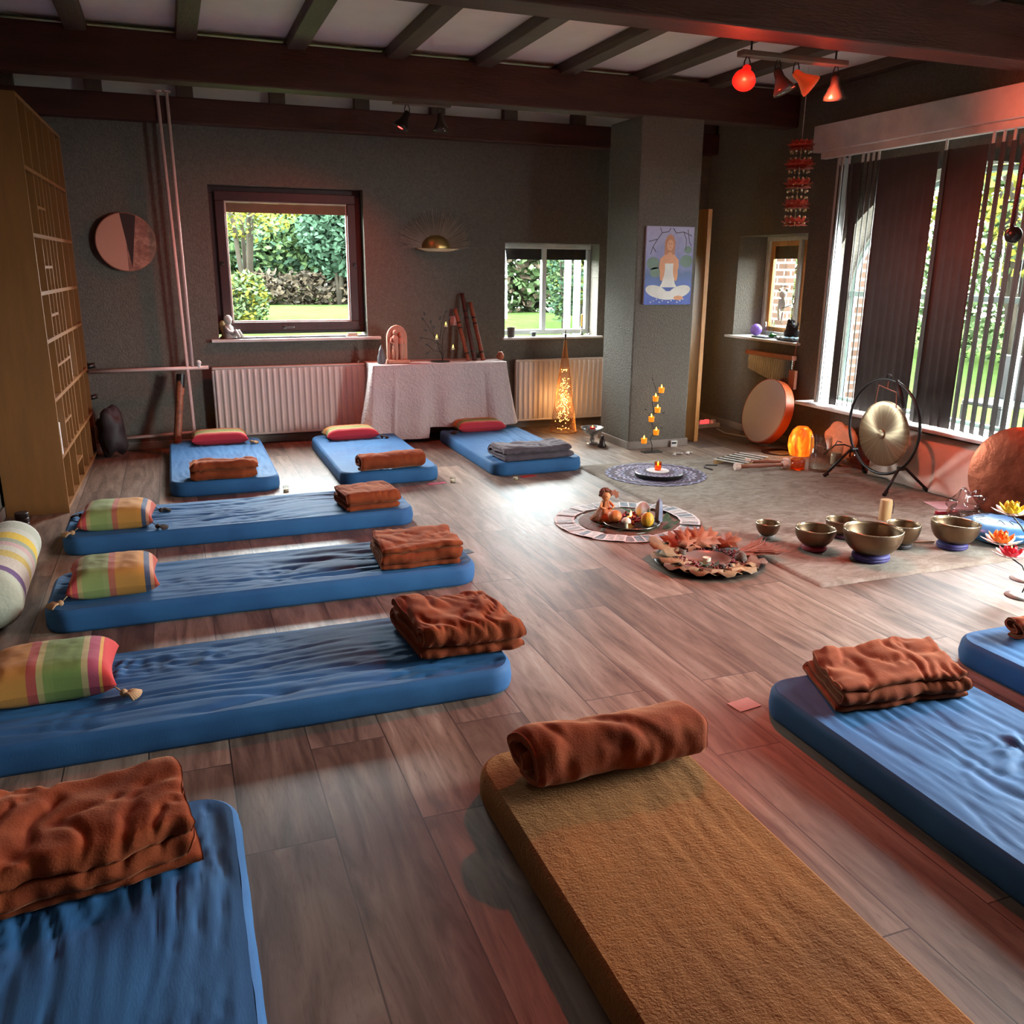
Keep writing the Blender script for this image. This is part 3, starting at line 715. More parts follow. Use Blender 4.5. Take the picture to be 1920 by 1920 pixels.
blanket(1.01, 5.15, .33, .30, .115, .10, 'rust blanket on the farthest crosswise mattress', 3, seed=4, amp=.8)
blanket(1.035, 4.08, .39, .37, .115, -.06, 'rust blanket folded in thick layers on the middle crosswise mattress', 4, seed=5, amp=1.3)
blanket(.93, 3.06, .39, .40, .135, -.05, 'rust blanket crumpled and folded on the nearest crosswise mattress', 3, seed=6, amp=1.9, skew=-.12)
blanket(-.36, 2.10, .56, .36, .13, .13, 'large crumpled rust blanket on the bottom left mattress', 5, seed=7, amp=2.0)
blanket(1.08, 2.03, .56, .31, .185, .02, 'rust blanket rolled up on the brown towelled mattress', seed=8, roll=1.35, amp=1.5, tag_=True)
blanket(2.235, 2.17, .50, .33, .095, -.10, 'rust blanket folded in wide layers on the right foreground mattress', 4, seed=9, amp=1.5, skew=.25)
blanket(3.20, 2.30, .42, .16, .105, -.05, 'rust blanket at the right edge of the picture', seed=10, roll=1.5, amp=1.2)

# rolled striped bolster at the left edge
def bolster_mat():
    T = NT('striped_knit'); c = T.n('ShaderNodeTexCoord'); sp = T.n('ShaderNodeSeparateXYZ'); T.l(c.outputs['Generated'], sp.inputs[0])
    st = [(0, 'b9bda6'), (.14, '6a4b78'), (.20, 'c9bfae'), (.34, 'c9b15c'), (.42, 'c7c2b0'), (.50, 'c9a6a0'), (.56, '9aa389'), (.62, 'd8b73a'), (.72, 'c4c4b4'), (.80, 'b5b9a6'), (.9, 'c9c8bb')]
    T.l(T.ramp(sp.outputs[1], [(p, tuple(c*.75 for c in lin(h))) for p, h in st], True), T.p.inputs['Base Color']); T.p.inputs['Roughness'].default_value = .95
    T.bump(T.noise(T.co(), 70, 3), .6, .006); return T.m
M['bolst'] = bolster_mat()
b = B(); pr = []
def fn(u, v_):
    y = (u-.5)*1.0; e = min(u, 1-u); r = .13*min(1, (e/.06))**.5 if e < .06 else .13
    r *= 1+.04*NZ.noise(V((y*5, cos(v_*2*pi), sin(v_*2*pi)))); a = v_*2*pi
    return V((cos(a)*r, y, .13+sin(a)*r*.98))
b.grid(fn, 40, 32); o = b.build('bolster', 'bolst', smooth=True); o.location = (-.845, 4.42, 0); o.rotation_euler.z = R(2)
tag(o, 'rolled striped blanket in cream, yellow and purple lying against the left wall', 'bolster')

# ------------------------------------------------------------------ table with cloth and what stands on it
t = thing('side_table', 'low table hidden under a white cloth against the back wall', 'table', (2.17, 7.69, 0))
B().box(-.60, .60, -.19, .19, .655, .675).build('tabletop', 'beech', t)
for sx in (-.56, .56):
    for sy in (-.16, .16): B().box(sx-.02, sx+.02, sy-.02, sy+.02, 0, .655).build('leg', 'beech', t)
b = B()
def cl(u, v_):
    # u across the width unrolled, v from hem to back edge
    X = (u-.5)*1.22; Y = -.205; drop = 0
    per = 1.22+.8; s = (u-.5)*per
    if s < -.61: x, y0 = -.61, -.205+(-.61-s)
    elif s > .61: x, y0 = .61, -.205+(s-.61)
    else: x, y0 = s, -.205
    y0 = min(.20, y0)
    hm = .13 if -.12 < s < .95 else .035
    z = .683*v_+hm*(1-v_)
    k = (1-v_)
    fl = .06*k**1.3; sp_ = 1 if abs(s) > .42 else .45; wv = sp_*.034*k**.8*sin(s*17+2.5*NZ.noise(V((s*2, 0, 0))))+.02*k*NZ.noise(V((s*9, z*2, 3)))
    cr = .05*k if .40 < abs(s) < .78 else 0
    if abs(s) <= .61: return V((x*(1+.10*k), y0-fl*.5-wv-cr, z))
    return V((x+(fl+wv+cr)*(1 if x > 0 else -1), y0-fl*.2, z))
b.grid(cl, 150, 26)
b.grid(lambda u, v_: V(((u-.5)*1.22, -.205+.405*v_, .683+.0015*NZ.noise(V((u*20, v_*8, 0))))), 40, 12)
o = b.build('tablecloth', 'cloth_white', smooth=True); o.location = (2.17, 7.66, .0); o.location.y = 7.69; tag(o, 'white embroidered cloth draped over the low table between the radiators', 'tablecloth')
TZ = .686
def at(o, x, y, z): o.location = (x, y, z); return o
b = B(); b.lathe([(0, 0), (.032, 0), (.038, .02), (.034, .06), (.022, .095), (.024, .11), (.016, .125), (.006, .15), (0, .165)], 16)
tag(at(b.build('figurine', 'pewter', smooth=True), 1.665, 7.62, TZ), 'small dark grey pointed figurine at the left end of the cloth covered table', 'figurine')
t = thing('relief_statue', 'pink sandstone relief of two embracing figures on the cloth covered table', 'statue', (1.81, 7.63, TZ))
B().box(-.095, .10, -.045, .045, 0, .03).build('base', 'stone_pink', t, bevel=.006)
pts = [(-.088, .03), (.09, .03), (.092, .22)]+[(.002+.09*cos(a*pi/12), .22+.105*sin(a*pi/12)) for a in range(1, 12)]+[(-.088, .22)]
B().poly([(x, .0, z) for x, z in pts], (0, .035, 0)).build('arched_slab', 'stone_pink', t, bevel=.006)
def limbs(b, chains):
    for c in chains:
        b.tube([V(q[:3]) for q in c], [q[3] for q in c], 10)
b = B(); b.ball((-.02, -.022, .262), .021, 12, (1, .9, 1.2)); limbs(b, [[(-.02, -.02, .245, .012), (-.022, -.02, .225, .03), (-.018, -.022, .17, .024), (-.02, -.02, .13, .028), (-.012, -.022, .08, .017), (-.012, -.018, .03, .011)], [(-.05, -.02, .22, .011), (-.065, -.025, .18, .009), (-.03, -.04, .17, .008)], [(-.033, -.018, .12, .017), (-.04, -.02, .07, .012), (-.04, -.018, .03, .010)]])
b.build('left_figure', 'stone_pink', t, smooth=True)
b = B(); b.ball((.028, -.018, .24), .019, 12, (1, .9, 1.2)); limbs(b, [[(.028, -.016, .225, .010), (.03, -.018, .205, .026), (.03, -.018, .16, .020), (.033, -.018, .125, .025), (.03, -.018, .08, .015), (.028, -.016, .03, .010)], [(.055, -.016, .2, .010), (.062, -.02, .165, .008), (.01, -.038, .17, .008)]])
b.build('right_figure', 'stone_pink', t, smooth=True)
def flame_obj(parent, c, s=1, m='flame'):
    x, y, z = c
    return B().lathe([(0, 0), (.0045*s, .006*s), (.005*s, .011*s), (.0025*s, .02*s), (0, .028*s)], 8, (x, y, z)).build('flame', m, parent, smooth=True)
def tealight(parent, c, wall=.017, h=.02, cup='glass', lit=True, name='tealight'):
    x, y, z = c
    o = B().lathe([(0, 0), (wall, 0), (wall, h), (0, h)], 14, (x, y, z)).build(name, 'candle', parent)
    if lit: flame_obj(o, (x, y, z+h), 1, 'flame_y')
    return o
# leafy candle tree
t = thing('candle_tree', 'black leafy iron candle holder with three lit tealights on the cloth covered table', 'candle holder', (2.22, 7.64, TZ))
B().lathe([(0, 0), (.085, 0), (.085, .006), (0, .008)], 24, (-.02, 0, 0)).build('base', 'iron', t)
b = B(); leaf = B()
stems = [[(0, 0, 0), (.0, 0, .12), (-.06, 0, .2), (-.1, 0, .33)], [(0, 0, 0), (.02, 0, .1), (.09, 0, .08), (.10, -.01, .10)], [(0, 0, .05), (-.03, 0, .12), (-.05, -.01, .19)], [(0, 0, .1), (.01, 0, .24), (.035, -.01, .30)], [(-.06, 0, .2), (-.12, 0, .30), (-.16, 0, .36)], [(-.02, 0, .2), (0, 0, .33), (.03, 0, .42)], [(-.03, 0, .15), (-.11, 0, .2), (-.17, 0, .21)], [(0, 0, .08), (-.08, 0, .10), (-.12, 0, .14)]]
for s_ in stems: b.tube(s_, .003, 6)
b.build('stem', 'iron', t, smooth=True)
def leaf_shape(b, p, d, L, wd, up=(0, 0, 1), curl=.0):
    p = V(p); d = V(d).normalized(); s_ = d.cross(V(up)); s_ = s_.normalized() if s_.length > 1e-4 else V((1, 0, 0)); n_ = s_.cross(d)
    prof = [(0, 0), (.25, .8), (.5, 1), (.8, .6), (1, 0)]
    c = [p+d*L*a+n_*curl*a*a for a, _ in prof]
    vs = [c[0]]
    for k in (1, 2, 3): vs += [c[k]+s_*wd/2*prof[k][1], c[k], c[k]-s_*wd/2*prof[k][1]]
    vs.append(c[4])
    b.add(vs, [(0, 1, 2), (0, 2, 3), (1, 4, 5, 2), (2, 5, 6, 3), (4, 7, 8, 5), (5, 8, 9, 6), (7, 10, 8), (8, 10, 9)])
for k, (x, z, a) in enumerate([(-.16, .36, 2.2), (-.17, .21, 3.1), (-.12, .14, 2.6), (-.1, .33, 1.6), (.03, .42, .9), (-.13, .27, 2.8), (-.02, .36, 1.3), (-.06, .29, 2.4), (-.12, .09, 3.8), (.05, .37, .4), (-.15, .40, 1.9)]):
    leaf_shape(leaf, (x, 0, z), (cos(a), 0, sin(a)), .04, .018, (0, 1, 0))
leaf.build('leaves', 'iron', t, solid=.0015)
for x, y, z in ((-.05, -.01, .19), (.035, -.01, .30), (.10, -.01, .10)):
    o = B().lathe([(.0, 0), (.018, 0), (.02, .03), (.0185, .03), (.016, .003), (0, .003)], 14, (x, y, z)).build('glass_cup', 'glass', t, smooth='auto'); tealight(o, (x, y, z+.004), .014, .016)
o = B().box(2.372, 2.448, 7.884, 7.889, .985, 1.07).build('wall_card', mat('pink_printed_card', 'd0a09c', .8, var=(30, .5))); tag(o, 'small pink printed card on the back wall left of the flutes', 'card')
def flute(x0, z0, x1, z1, r, m, label, y0=7.66):
    t = thing('bamboo_flute', label, 'flute', (x0, y0, z0), group='bamboo flutes leaning on the back wall')
    dx, dz = x1-x0, z1-z0; D = V((dx, .19, dz)); b = B(); L_ = D.length; n = 5; pts = []; rs = []
    for k in range(n*4+1):
        u = k/(n*4); pts.append(D*u); rs.append(r*(1.13 if k % 4 == 0 else 1))
    b.tube(pts, rs, 12); b.build('pipe', m, t, smooth=True)
    for u in (.12, .62, .72): B().tube([D*u, D*(u+.025)], r*1.16, 12).build('binding', 'black_paint', t)
    h = B(); sd = V((0, -1, 0))
    for u in (.22, .29, .36, .43, .5): h.ball(D*u+V((0, -r*.9, 0)), .0055, 6)
    h.build('finger_holes', 'black_paint', t)
flute(2.475, TZ, 2.41, 1.13, .017, 'bamboo', 'short reddish bamboo flute, left of the three leaning on the wall')
flute(2.53, TZ, 2.475, 1.27, .018, 'bamboo_dark', 'tallest and darkest bamboo flute, middle of the three')
flute(2.615, TZ, 2.555, 1.19, .018, 'bamboo', 'bright reddish bamboo flute, right of the three')
b = B(); b.ball((0, 0, .035), .036, 16, (1, 1, .95), .12); b.lathe([(.02, .06), (.024, .068), (.014, .075), (0, .075)], 12)
tag(at(b.build('small_jar', mat('terracotta_jar', 'a3593c', .6, var=(25, .5)), smooth=True), 2.77, 7.63, TZ), 'small round terracotta jar at the right end of the cloth covered table', 'jar')
# card holder things on the sills
t = thing('sitting_figurine', 'pale stone figurine sitting with drawn up knees on the dark window sill', 'figurine', (.46, 7.92, .90), R(-20))
b = B(); b.ball((-.03, 0, .155), .036, 14, (.95, .9, 1.15), .1); limbs(b, [[(-.03, 0, .125, .016), (-.035, .0, .10, .040), (-.03, 0, .06, .044), (-.02, 0, .025, .05), (-.015, 0, .003, .048)], [(-.05, -.03, .10, .016), (-.015, -.05, .06, .014), (.03, -.03, .055, .012)], [(-.01, -.02, .03, .024), (.04, -.03, .065, .018), (.065, -.03, .01, .014)], [(-.01, .02, .03, .024), (.05, .02, .06, .018), (.08, .02, .01, .014)]])
b.build('body', 'stone_grey', t, smooth=True)
b = B(); b.lathe([(.028, 0), (.028, .012), (.012, .02), (.012, .05), (.03, .085), (.028, .12), (.014, .145), (0, .15)], 14); tag(at(b.build('wooden_bust', 'wood_pale', smooth=True), .385, 7.985, .90), 'tan wooden bust in the left corner of the dark window sill', 'bust')
b = B(); b.box(-.05, .05, -.03, .03, 0, .016).box(-.04, .045, -.025, .028, .017, .033); tag(at(b.build('small_boxes', 'beading', bevel=.003), 1.475, 7.93, .90), 'two flat pale boxes stacked at the right of the dark window sill', 'box')
b = B().lathe([(0, 0), (.034, 0), (.038, .09), (.033, .09), (.03, .006), (0, .006)], 20); tag(at(b.build('pot', mat('grey_brown_pot', '5c4e48', .7), smooth='auto'), 2.985, 7.93, .866), 'grey brown pot at the left of the small window sill', 'pot')
b = B().box(-.02, .02, -.018, .018, 0, .035).box(-.024, .024, -.02, .02, .035, .042); tag(at(b.build('trinket_box', 'dark_plastic', bevel=.003), 3.22, 7.95, .866), 'tiny dark box in the middle of the small window sill', 'box')
t = thing('candlestick', 'pewter candlestick with a yellow candle on the small window sill', 'candlestick', (3.735, 7.96, .866))
B().lathe([(0, 0), (.03, 0), (.028, .008), (.008, .02), (.006, .06), (.012, .075), (.012, .085), (0, .085)], 16).build('stem', 'tray_rim', t, smooth=True)
B().lathe([(.0, .085), (.011, .085), (.010, .20), (0, .205)], 12).build('candle', mat('yellow_wax', 'd8962a', .5), t, smooth='auto')
b = B().lathe([(0, 0), (.02, 0), (.01, .018), (0, .02)], 12); tag(at(b.build('incense_cup', 'tray_rim', smooth=True), 3.81, 7.94, .866), 'tiny metal cup right of the candlestick on the small window sill', 'cup')

# wall decorations on the back wall
def drum_art():
    T = NT('painted_drum_skin'); c = T.n('ShaderNodeTexCoord'); sp = T.n('ShaderNodeSeparateXYZ'); T.l(c.outputs['Object'], sp.inputs[0])
    nz = T.noise(T.co(), 20, 3, .6)
    right = T.ramp(nz, [(.35, lin('8a5a4c')), (.5, lin('a06a58')), (.62, lin('b98270'))])
    # tapering dark streak: |x-.02| < width(z)
    ax = T.n('ShaderNodeMath', operation='SUBTRACT'); T.l(sp.outputs[0], ax.inputs[0]); ax.inputs[1].default_value = .03
    ab = T.n('ShaderNodeMath', operation='ABSOLUTE'); T.l(ax.outputs[0], ab.inputs[0])
    wd = T.n('ShaderNodeMath', operation='MULTIPLY_ADD'); T.l(sp.outputs[2], wd.inputs[0]); wd.inputs[1].default_value = .14; wd.inputs[2].default_value = .028
    lt = T.n('ShaderNodeMath', operation='LESS_THAN'); T.l(ab.outputs[0], lt.inputs[0]); T.l(wd.outputs[0], lt.inputs[1])
    gx = T.n('ShaderNodeMath', operation='GREATER_THAN'); T.l(sp.outputs[0], gx.inputs[0]); gx.inputs[1].default_value = .0
    c1 = T.mix(gx.outputs[0], lin('c98f78'), right); c2 = T.mix(lt.outputs[0], c1, lin('3a2420')); T.l(c2, T.p.inputs['Base Color']); T.p.inputs['Roughness'].default_value = .7
    return T.m
t = thing('frame_drum', 'round hide drum with a dark streak hanging on the back wall beside the bookcase', 'drum', (-.295, 7.87, 1.67))
B().lathe([(.215, .0), (.222, .004), (.222, .055), (.21, .055)], 48, (0, .03, 0), (0, -1, 0)).build('hoop', 'wood_red', t, smooth='auto')
B().lathe([(0, .058), (.215, .057), (.223, .05)], 48, (0, .03, 0), (0, -1, 0)).build('skin', drum_art(), t, smooth='auto')
t = thing('sunburst_ornament', 'half sun wall ornament with a brass dome and a fan of thin rays', 'wall ornament', (2.245, 7.87, 1.66))
b = B(); N = 16
b.grid(lambda u, v_: V((-.13*cos(pi*u)*sin(pi/2*v_+.001), -.001-.09*cos(pi/2*v_), .115*sin(pi*u)*sin(pi/2*v_))), 24, 10); b.build('dome', 'gold', t, smooth=True)
b = B()
for k in range(110):
    a = pi*(k+.5)/110+random.uniform(-.015, .015); L_ = .33+random.uniform(-.05, .02); L_ = L_*(1 if .25 < a < pi-.25 else .95)
    b.tube([(cos(a)*.08, 0, sin(a)*.08), (cos(a)*L_, -.005+random.uniform(-.01, .01), sin(a)*L_)], [.0034, .0012], 5)
b.build('rays', mat('dull_brass', 'a08a78', .45, .4), t)
B().poly([(-.2, 0, -.005), (-.1, 0, -.03), (.1, 0, -.032), (.2, 0, -.008), (.19, 0, .002), (-.19, 0, .002)], (0, -.04, 0)).build('ledge', 'bronze', t, bevel=.004)

# ------------------------------------------------------------------ light cone, stands and pieces by the pillar
t = thing('light_cone', 'tall copper wire cone filled with glowing fairy lights standing before the small radiator', 'decorative light', (3.385, 7.56, 0))
b = B(); H = .86; R0 = .125
for k in range(26):
    for sg in (1, -1):
        pts = []
        for i in range(31):
            u = i/30; a = sg*u*7+k*2*pi/26; r = R0*(1-u*.93); pts.append((cos(a)*r, sin(a)*r, u*H))
        b.tube(pts, .0011, 3, cap=False)
b.tube([(R0*cos(a*pi/16), R0*sin(a*pi/16), .003) for a in range(32)], .004, 6, closed=True)
b.build('wire_cone', 'wire', t)
b = B(); rr = random.Random(5)
for k in range(170):
    u = min(.68, max(.03, rr.gauss(.33, .16))); a = rr.uniform(0, 2*pi); r = R0*(1-u*.93)*rr.uniform(.1, .75); b.ball((cos(a)*r+.0, sin(a)*r, u*H), .0034, 6)
o = b.build('fairy_lights', 'light_dot', t)
B().tube([(0, 0, .82), (0, 0, .97)], [.006, .002], 8).ball((0, 0, .90), .012, 8, (1, 1, 1.6)).ball((0, 0, .93), .008, 8).build('finial', 'iron', t)
L = bpy.data.lights.new('cone_glow', 'POINT'); L.energy = 3; L.color = (1, .55, .22); L.shadow_soft_size = .05; lo = bpy.data.objects.new('cone_glow', L); COL.objects.link(lo); lo.parent = t; lo.location = (0, 0, .28)
t = thing('glass_candle_bowl', 'silvery stemmed glass bowl with a lit candle, left of the pillar', 'candle holder', (3.38, 6.92, 0))
B().lathe([(0, 0), (.055, 0), (.05, .008), (.014, .015), (.022, .04), (.014, .07), (.03, .085), (.075, .10), (.10, .135), (.105, .15), (.098, .148), (.07, .112), (0, .10)], 28).build('bowl', mat('mottled_silver_glass', 'a7a5a0', .2, .7, var=(30, .5), bump=(30, .4)), t, smooth=True)
B().lathe([(0, .102), (.022, .102), (.024, .15), (.02, .15), (0, .12)], 16).build('votive', 'red', t, smooth='auto'); flame_obj(t, (0, 0, .13), 1.3)
t = thing('glass_figurine', 'tiny dark glass sitting figurine on the floor before the silvery bowl', 'figurine', (3.40, 6.76, 0))
b = B(); b.lathe([(0, 0), (.036, 0), (.038, .02), (.024, .035), (.026, .06), (.012, .075), (0, .076)], 14); b.ball((0, 0, .088), .017, 10); b.build('body', mat('dark_glass', '3a2e2c', .12), t, smooth=True)
t = thing('digital_timer', 'small white digital clock standing on the floor against the pillar', 'clock', (4.00, 6.56, 0))
B().box(-.033, .033, 0, .02, 0, .055).build('body', 'white_plastic', t, bevel=.004); B().box(-.024, .02, -.002, .0, .028, .045).build('screen', 'dark_plastic', t)
t = thing('candle_branch', 'black iron branch stand holding six lit amber candles before the pillar', 'candle holder', (3.705, 6.43, 0))
B().box(-.085, .085, -.04, .04, 0, .006).build('base', 'iron', t)
st = [(0, 0, 0), (.0, 0, .06), (-.02, 0, .11), (.01, 0, .17), (.0, 0, .22), (-.03, 0, .28), (.0, 0, .35), (-.02, 0, .43), (.02, 0, .50), (.0, 0, .56), (-.02, 0, .60)]
st = [V(a) for a in st]; pts = []
for i in range(len(st)-1):
    for k in range(4): pts.append(st[i].lerp(st[i+1], k/4))
b = B(); b.tube(pts, .0035, 8); b.build('stem', 'iron', t, smooth=True)
lf = B()
for x, z, a in ((-.06, .36, 2.7), (.08, .32, .6), (.07, .21, -.4), (-.02, .60, 1.9), (-.09, .1, 2.9)): leaf_shape(lf, (x, 0, z), (cos(a), 0, sin(a)), .035, .012, (0, 1, 0))
lf.build('leaves', 'iron', t, solid=.0012)
for x, z in ((.052, .505), (.0, .435), (.025, .34), (-.03, .265), (.022, .15), (-.09, .085)):
    x2, z2 = x, z
    o = B().lathe([(0, 0), (.022, 0), (.026, .042), (.024, .042), (.02, .004), (0, .004)], 14, (x, -.02, z)).build('candle_cup', 'amber_wax', t, smooth='auto')
    B().lathe([(0, 0), (.018, 0), (.019, .03), (0, .03)], 12, (x, -.02, z+.005)).build('candle', 'amber_wax', o)
    flame_obj(o, (x, -.02, z+.036), 1.2, 'flame_y'); B().tube([(x*.3, 0, z-.01), (x, -.02, z)], .003, 6).build('arm', 'iron', o)
for k in range(7):
    b = B(); b.ball((0, 0, .008), .016, 10, (1.2, .8, .5), .4, k); o = b.build('pebble', 'white_petal', smooth=True); o.location = (3.82+.026*k+(.02 if k > 3 else 0), 6.25+.012*((k*3) % 4), 0)
    o.rotation_euler.z = k*1.3; tag(o, 'small white pebble, '+('first', 'second', 'third', 'fourth', 'fifth', 'sixth', 'last')[k]+' from the left in the row before the pillar', 'stone', 'white pebbles in a row before the pillar')
# painting on the pillar
t = thing('canvas_painting', 'blue violet painting of a woman in white sitting cross legged, on the pillar', 'painting', (3.862, 6.575, 1.213))
B().box(-.222, .222, .0, .022, 0, .62).build('canvas', 'white_paper', t)
def paintmats():
    T = NT('painted_blue_ground'); c = T.n('ShaderNodeTexCoord'); sp = T.n('ShaderNodeSeparateXYZ'); T.l(c.outputs['Object'], sp.inputs[0])
    nz = T.noise(T.co(), 9, 4, .7); m1 = T.n('ShaderNodeMath', operation='MULTIPLY_ADD'); m1.inputs[1].default_value = .35; T.l(nz, m1.inputs[0]); T.l(sp.outputs[2], m1.inputs[2])
    T.l(T.ramp(m1.outputs[0], [(.12, lin('2c3f9a')), (.28, lin('4a5fae')), (.42, lin('4c5f86')), (.58, lin('8580a8')), (.75, lin('a49ab8'))]), T.p.inputs['Base Color']); T.p.inputs['Roughness'].default_value = .5
    return T.m
PM = [paintmats(), mat('painted_skin', 'd08a5a', .5), mat('painted_hair', 'b0683a', .5), mat('painted_white_dress', 'd6cfc4', .5), mat('painted_branch', '3b2b2a', .5), mat('painted_green', '5f7260', .5)]
b = B()
def flat(pts, k, lay): b.add([(x, -.0006*lay, z) for x, z in pts], [tuple(range(len(pts)))], k)
def ell(cx, cz, rx, rz, n=20, rot=0): return [(cx+rx*cos(a*2*pi/n)*cos(rot)-rz*sin(a*2*pi/n)*sin(rot), cz+rx*cos(a*2*pi/n)*sin(rot)+rz*sin(a*2*pi/n)*cos(rot)) for a in range(n)]
flat([(-.222, 0), (.222, 0), (.222, .62), (-.222, .62)], 0, 1)
for cx, cz, r_ in ((-.15, .33, .05), (.16, .35, .05), (-.13, .26, .04), (.17, .44, .03)): flat(ell(cx, cz, r_*1.2, r_), 5, 2)
flat([(-.05, .50), (-.03, .545), (.0, .56), (.03, .545), (.05, .50), (.045, .40), (.02, .385), (-.02, .385), (-.05, .40)], 2, 3)
flat([(-.045, .40), (.045, .40), (.085, .36), (.09, .30), (.055, .20), (-.06, .20), (-.095, .30), (-.085, .37)], 1, 4)
flat([(-.04, .33), (.04, .33), (.05, .22), (.06, .17), (.085, .14), (-.085, .14), (-.065, .17), (-.05, .22)], 3, 5)
flat(ell(0, .475, .031, .043), 1, 6)
flat(ell(-.062, .27, .022, .08, rot=-.1), 1, 6); flat(ell(.06, .27, .022, .08, rot=.1), 1, 6); flat(ell(-.03, .36, .05, .014, rot=.7), 1, 7); flat(ell(.03, .36, .05, .014, rot=-.7), 1, 7); flat(ell(0, .40, .022, .02), 1, 8)
flat(ell(-.11, .105, .105, .048, rot=-.25), 3, 6); flat(ell(.11, .105, .105, .048, rot=.25), 3, 6); flat(ell(0, .075, .13, .035), 3, 7); flat(ell(.10, .055, .045, .018), 1, 8)
flat(ell(-.012, .485, .0045, .003), 4, 8); flat(ell(.012, .485, .0045, .003), 4, 8); flat(ell(0, .455, .009, .003), 2, 8)
def stroke(pts, w0, k, lay):
    for (a, c), (e, f) in zip(pts, pts[1:]):
        d = V((e-a, f-c)); l = d.length or 1; nx, nz_ = -d.y/l*w0, d.x/l*w0; flat([(a+nx, c+nz_), (e+nx, f+nz_), (e-nx, f-nz_), (a-nx, c-nz_)], k, lay)
for br_ in ([(-.2, .5), (-.12, .52), (-.08, .57), (-.02, .58), (.0, .61)], [(-.12, .52), (-.16, .46), (-.18, .40)], [(.02, .61), (.05, .57), (.12, .58), (.2, .55)], [(.12, .58), (.15, .52), (.15, .44)], [(.05, .57), (.03, .6)], [(.16, .6), (.18, .5), (.2, .47)], [(-.08, .57), (-.1, .61)], [(-.16, .46), (-.13, .42)]): stroke(br_, .003, 4, 3)
for k in range(12): flat(ell(-.16+.028*k, .02+.012*(k % 3), .006, .005, 8), 3, 3)
b.build('picture', PM, t)
# leaning board
o = B().box(4.30, 4.34, 6.72, 7.5, 0, 1.99).build('leaning_board', 'orangewood', bevel=.003); tag(o, 'narrow edge of a tall orange wooden board standing behind the pillar', 'board')
# pink tealight tray
t = thing('tealight_tray', 'white tray of glowing pink candles on the floor behind the pillar', 'candles', (4.76, 7.36, 0), .1)
b = B(); b.box(-.20, .20, -.07, .07, 0, .012).box(-.20, .20, -.07, -.062, .012, .04).box(-.20, .20, .062, .07, .012, .04).box(-.2, -.192, -.062, .062, .012, .04).box(.192, .2, -.062, .062, .012, .04); b.build('tray', 'white_plastic', t, bevel=.003)
pk = mat('pink_lit_votive', 'e06a6a', .5, emis=('ff5a5a', .7))
for k in range(6): B().lathe([(0, 0), (.024, 0), (.028, .05), (.02, .055), (0, .05)], 12, (-.16+.064*k, .01*(-1)**k, .013)).build('votive', pk if k in (0, 1, 3, 4) else 'white_plastic', t, smooth='auto')
o = B().tube([(4.86, 7.2, .006), (4.80, 6.98, .006), (4.86, 6.8, .006), (4.94, 6.62, .006), (4.9, 6.5, .006)], .006, 6).build('power_cord', 'white_plastic', smooth=True); tag(o, 'white cord lying on the floor beside the white drum', 'cord')

# ------------------------------------------------------------------ right wall things
t = thing('ocean_drum', 'large white skinned round drum with orange shell leaning on the right wall', 'drum', (4.88, 6.40, 0), 0)
ax = V((-1, -.0, .28)).normalized(); c0 = V((-.01, 0, .283))
def disc_obj(name, prof, m, parent, c, n=48): return B().lathe(prof, n, c, ax).build(name, m, parent, smooth='auto')
disc_obj('shell', [(.27, .0), (.285, .0), (.285, .09), (.27, .09)], 'orange_wood', t, c0); disc_obj('skin', [(0, .093), (.275, .092), (.287, .086)], 'drumskin', t, c0); disc_obj('back_skin', [(.27, .004), (0, .003)], 'drumskin', t, c0)
t = thing('bar_chime', 'row of silver chime rods hanging from a wooden bar on the right wall', 'chime', (4.99, 6.64, .60))
B().box(-.03, .02, -.34, .34, .145, .185).build('bar', 'wood_red', t, bevel=.004)
for k in range(34):
    y = .31-.62*k/33; L_ = .125+.13*k/33
    B().tube([(0, y, .14), (0, y, .14-L_)], .0042, 6).build('rod', 'silver', t)
o = B().tube([(5.0, 6.30, .92), (5.0, 6.32, .7), (5.0, 6.36, .56)], .004, 5).tube([(5.0, 6.36, .56), (5.0, 6.33, .74), (5.0, 6.30, .9)], .004, 5).box(4.98, 5.01, 6.27, 6.35, .50, .66).build('hanging_clapper', 'wood_red'); tag(o, 'small wooden striker hanging on cords beside the chime rods', 'striker')
# things on the niche sill
o = B().ball((0, 0, .055), .055, 18, (1, 1, 1)).build('purple_ball', mat('purple_plastic', '7c5bb0', .3), smooth=True); o.location = (5.20, 7.17, .893); tag(o, 'purple ball in the corner of the niche window sill', 'ball')
t = thing('sill_vase', 'clear glass tumbler beside the purple ball on the niche window sill', 'glass', (5.30, 7.10, .893)); B().lathe([(0, 0), (.04, 0), (.045, .13), (.042, .13), (.037, .005), (0, .005)], 20).build('vessel', 'glass', t, smooth='auto')
o = B().ball((0, 0, .02), .03, 10, (1.3, 1, .7), .6, 4).ball((.03, .03, .018), .022, 8, (1, 1, .8), .5).build('green_stone', mat('green_glass_stone', '2f9a3c', .25), smooth=True); o.location = (5.16, 6.86, .893); tag(o, 'bright green stone on the niche window sill', 'stone')
o = B().box(-.05, .05, -.10, .10, 0, .012).build('phone', 'dark_plastic', bevel=.003); o.location = (5.10, 6.93, .893); tag(o, 'flat black case near the front edge of the niche window sill', 'case')
o = B().grid(lambda u, v_: V(((u-.5)*.14, (v_-.5)*.26, .012+.012*NZ.noise(V((u*5, v_*8, 0))))), 12, 16).build('packet', mat('blue_white_packet', '9cc0d8', .4, var=(20, .5)), smooth=True, solid=.02); o.location = (5.12, 6.56, .898); tag(o, 'crumpled blue and white packet on the niche window sill', 'packet')
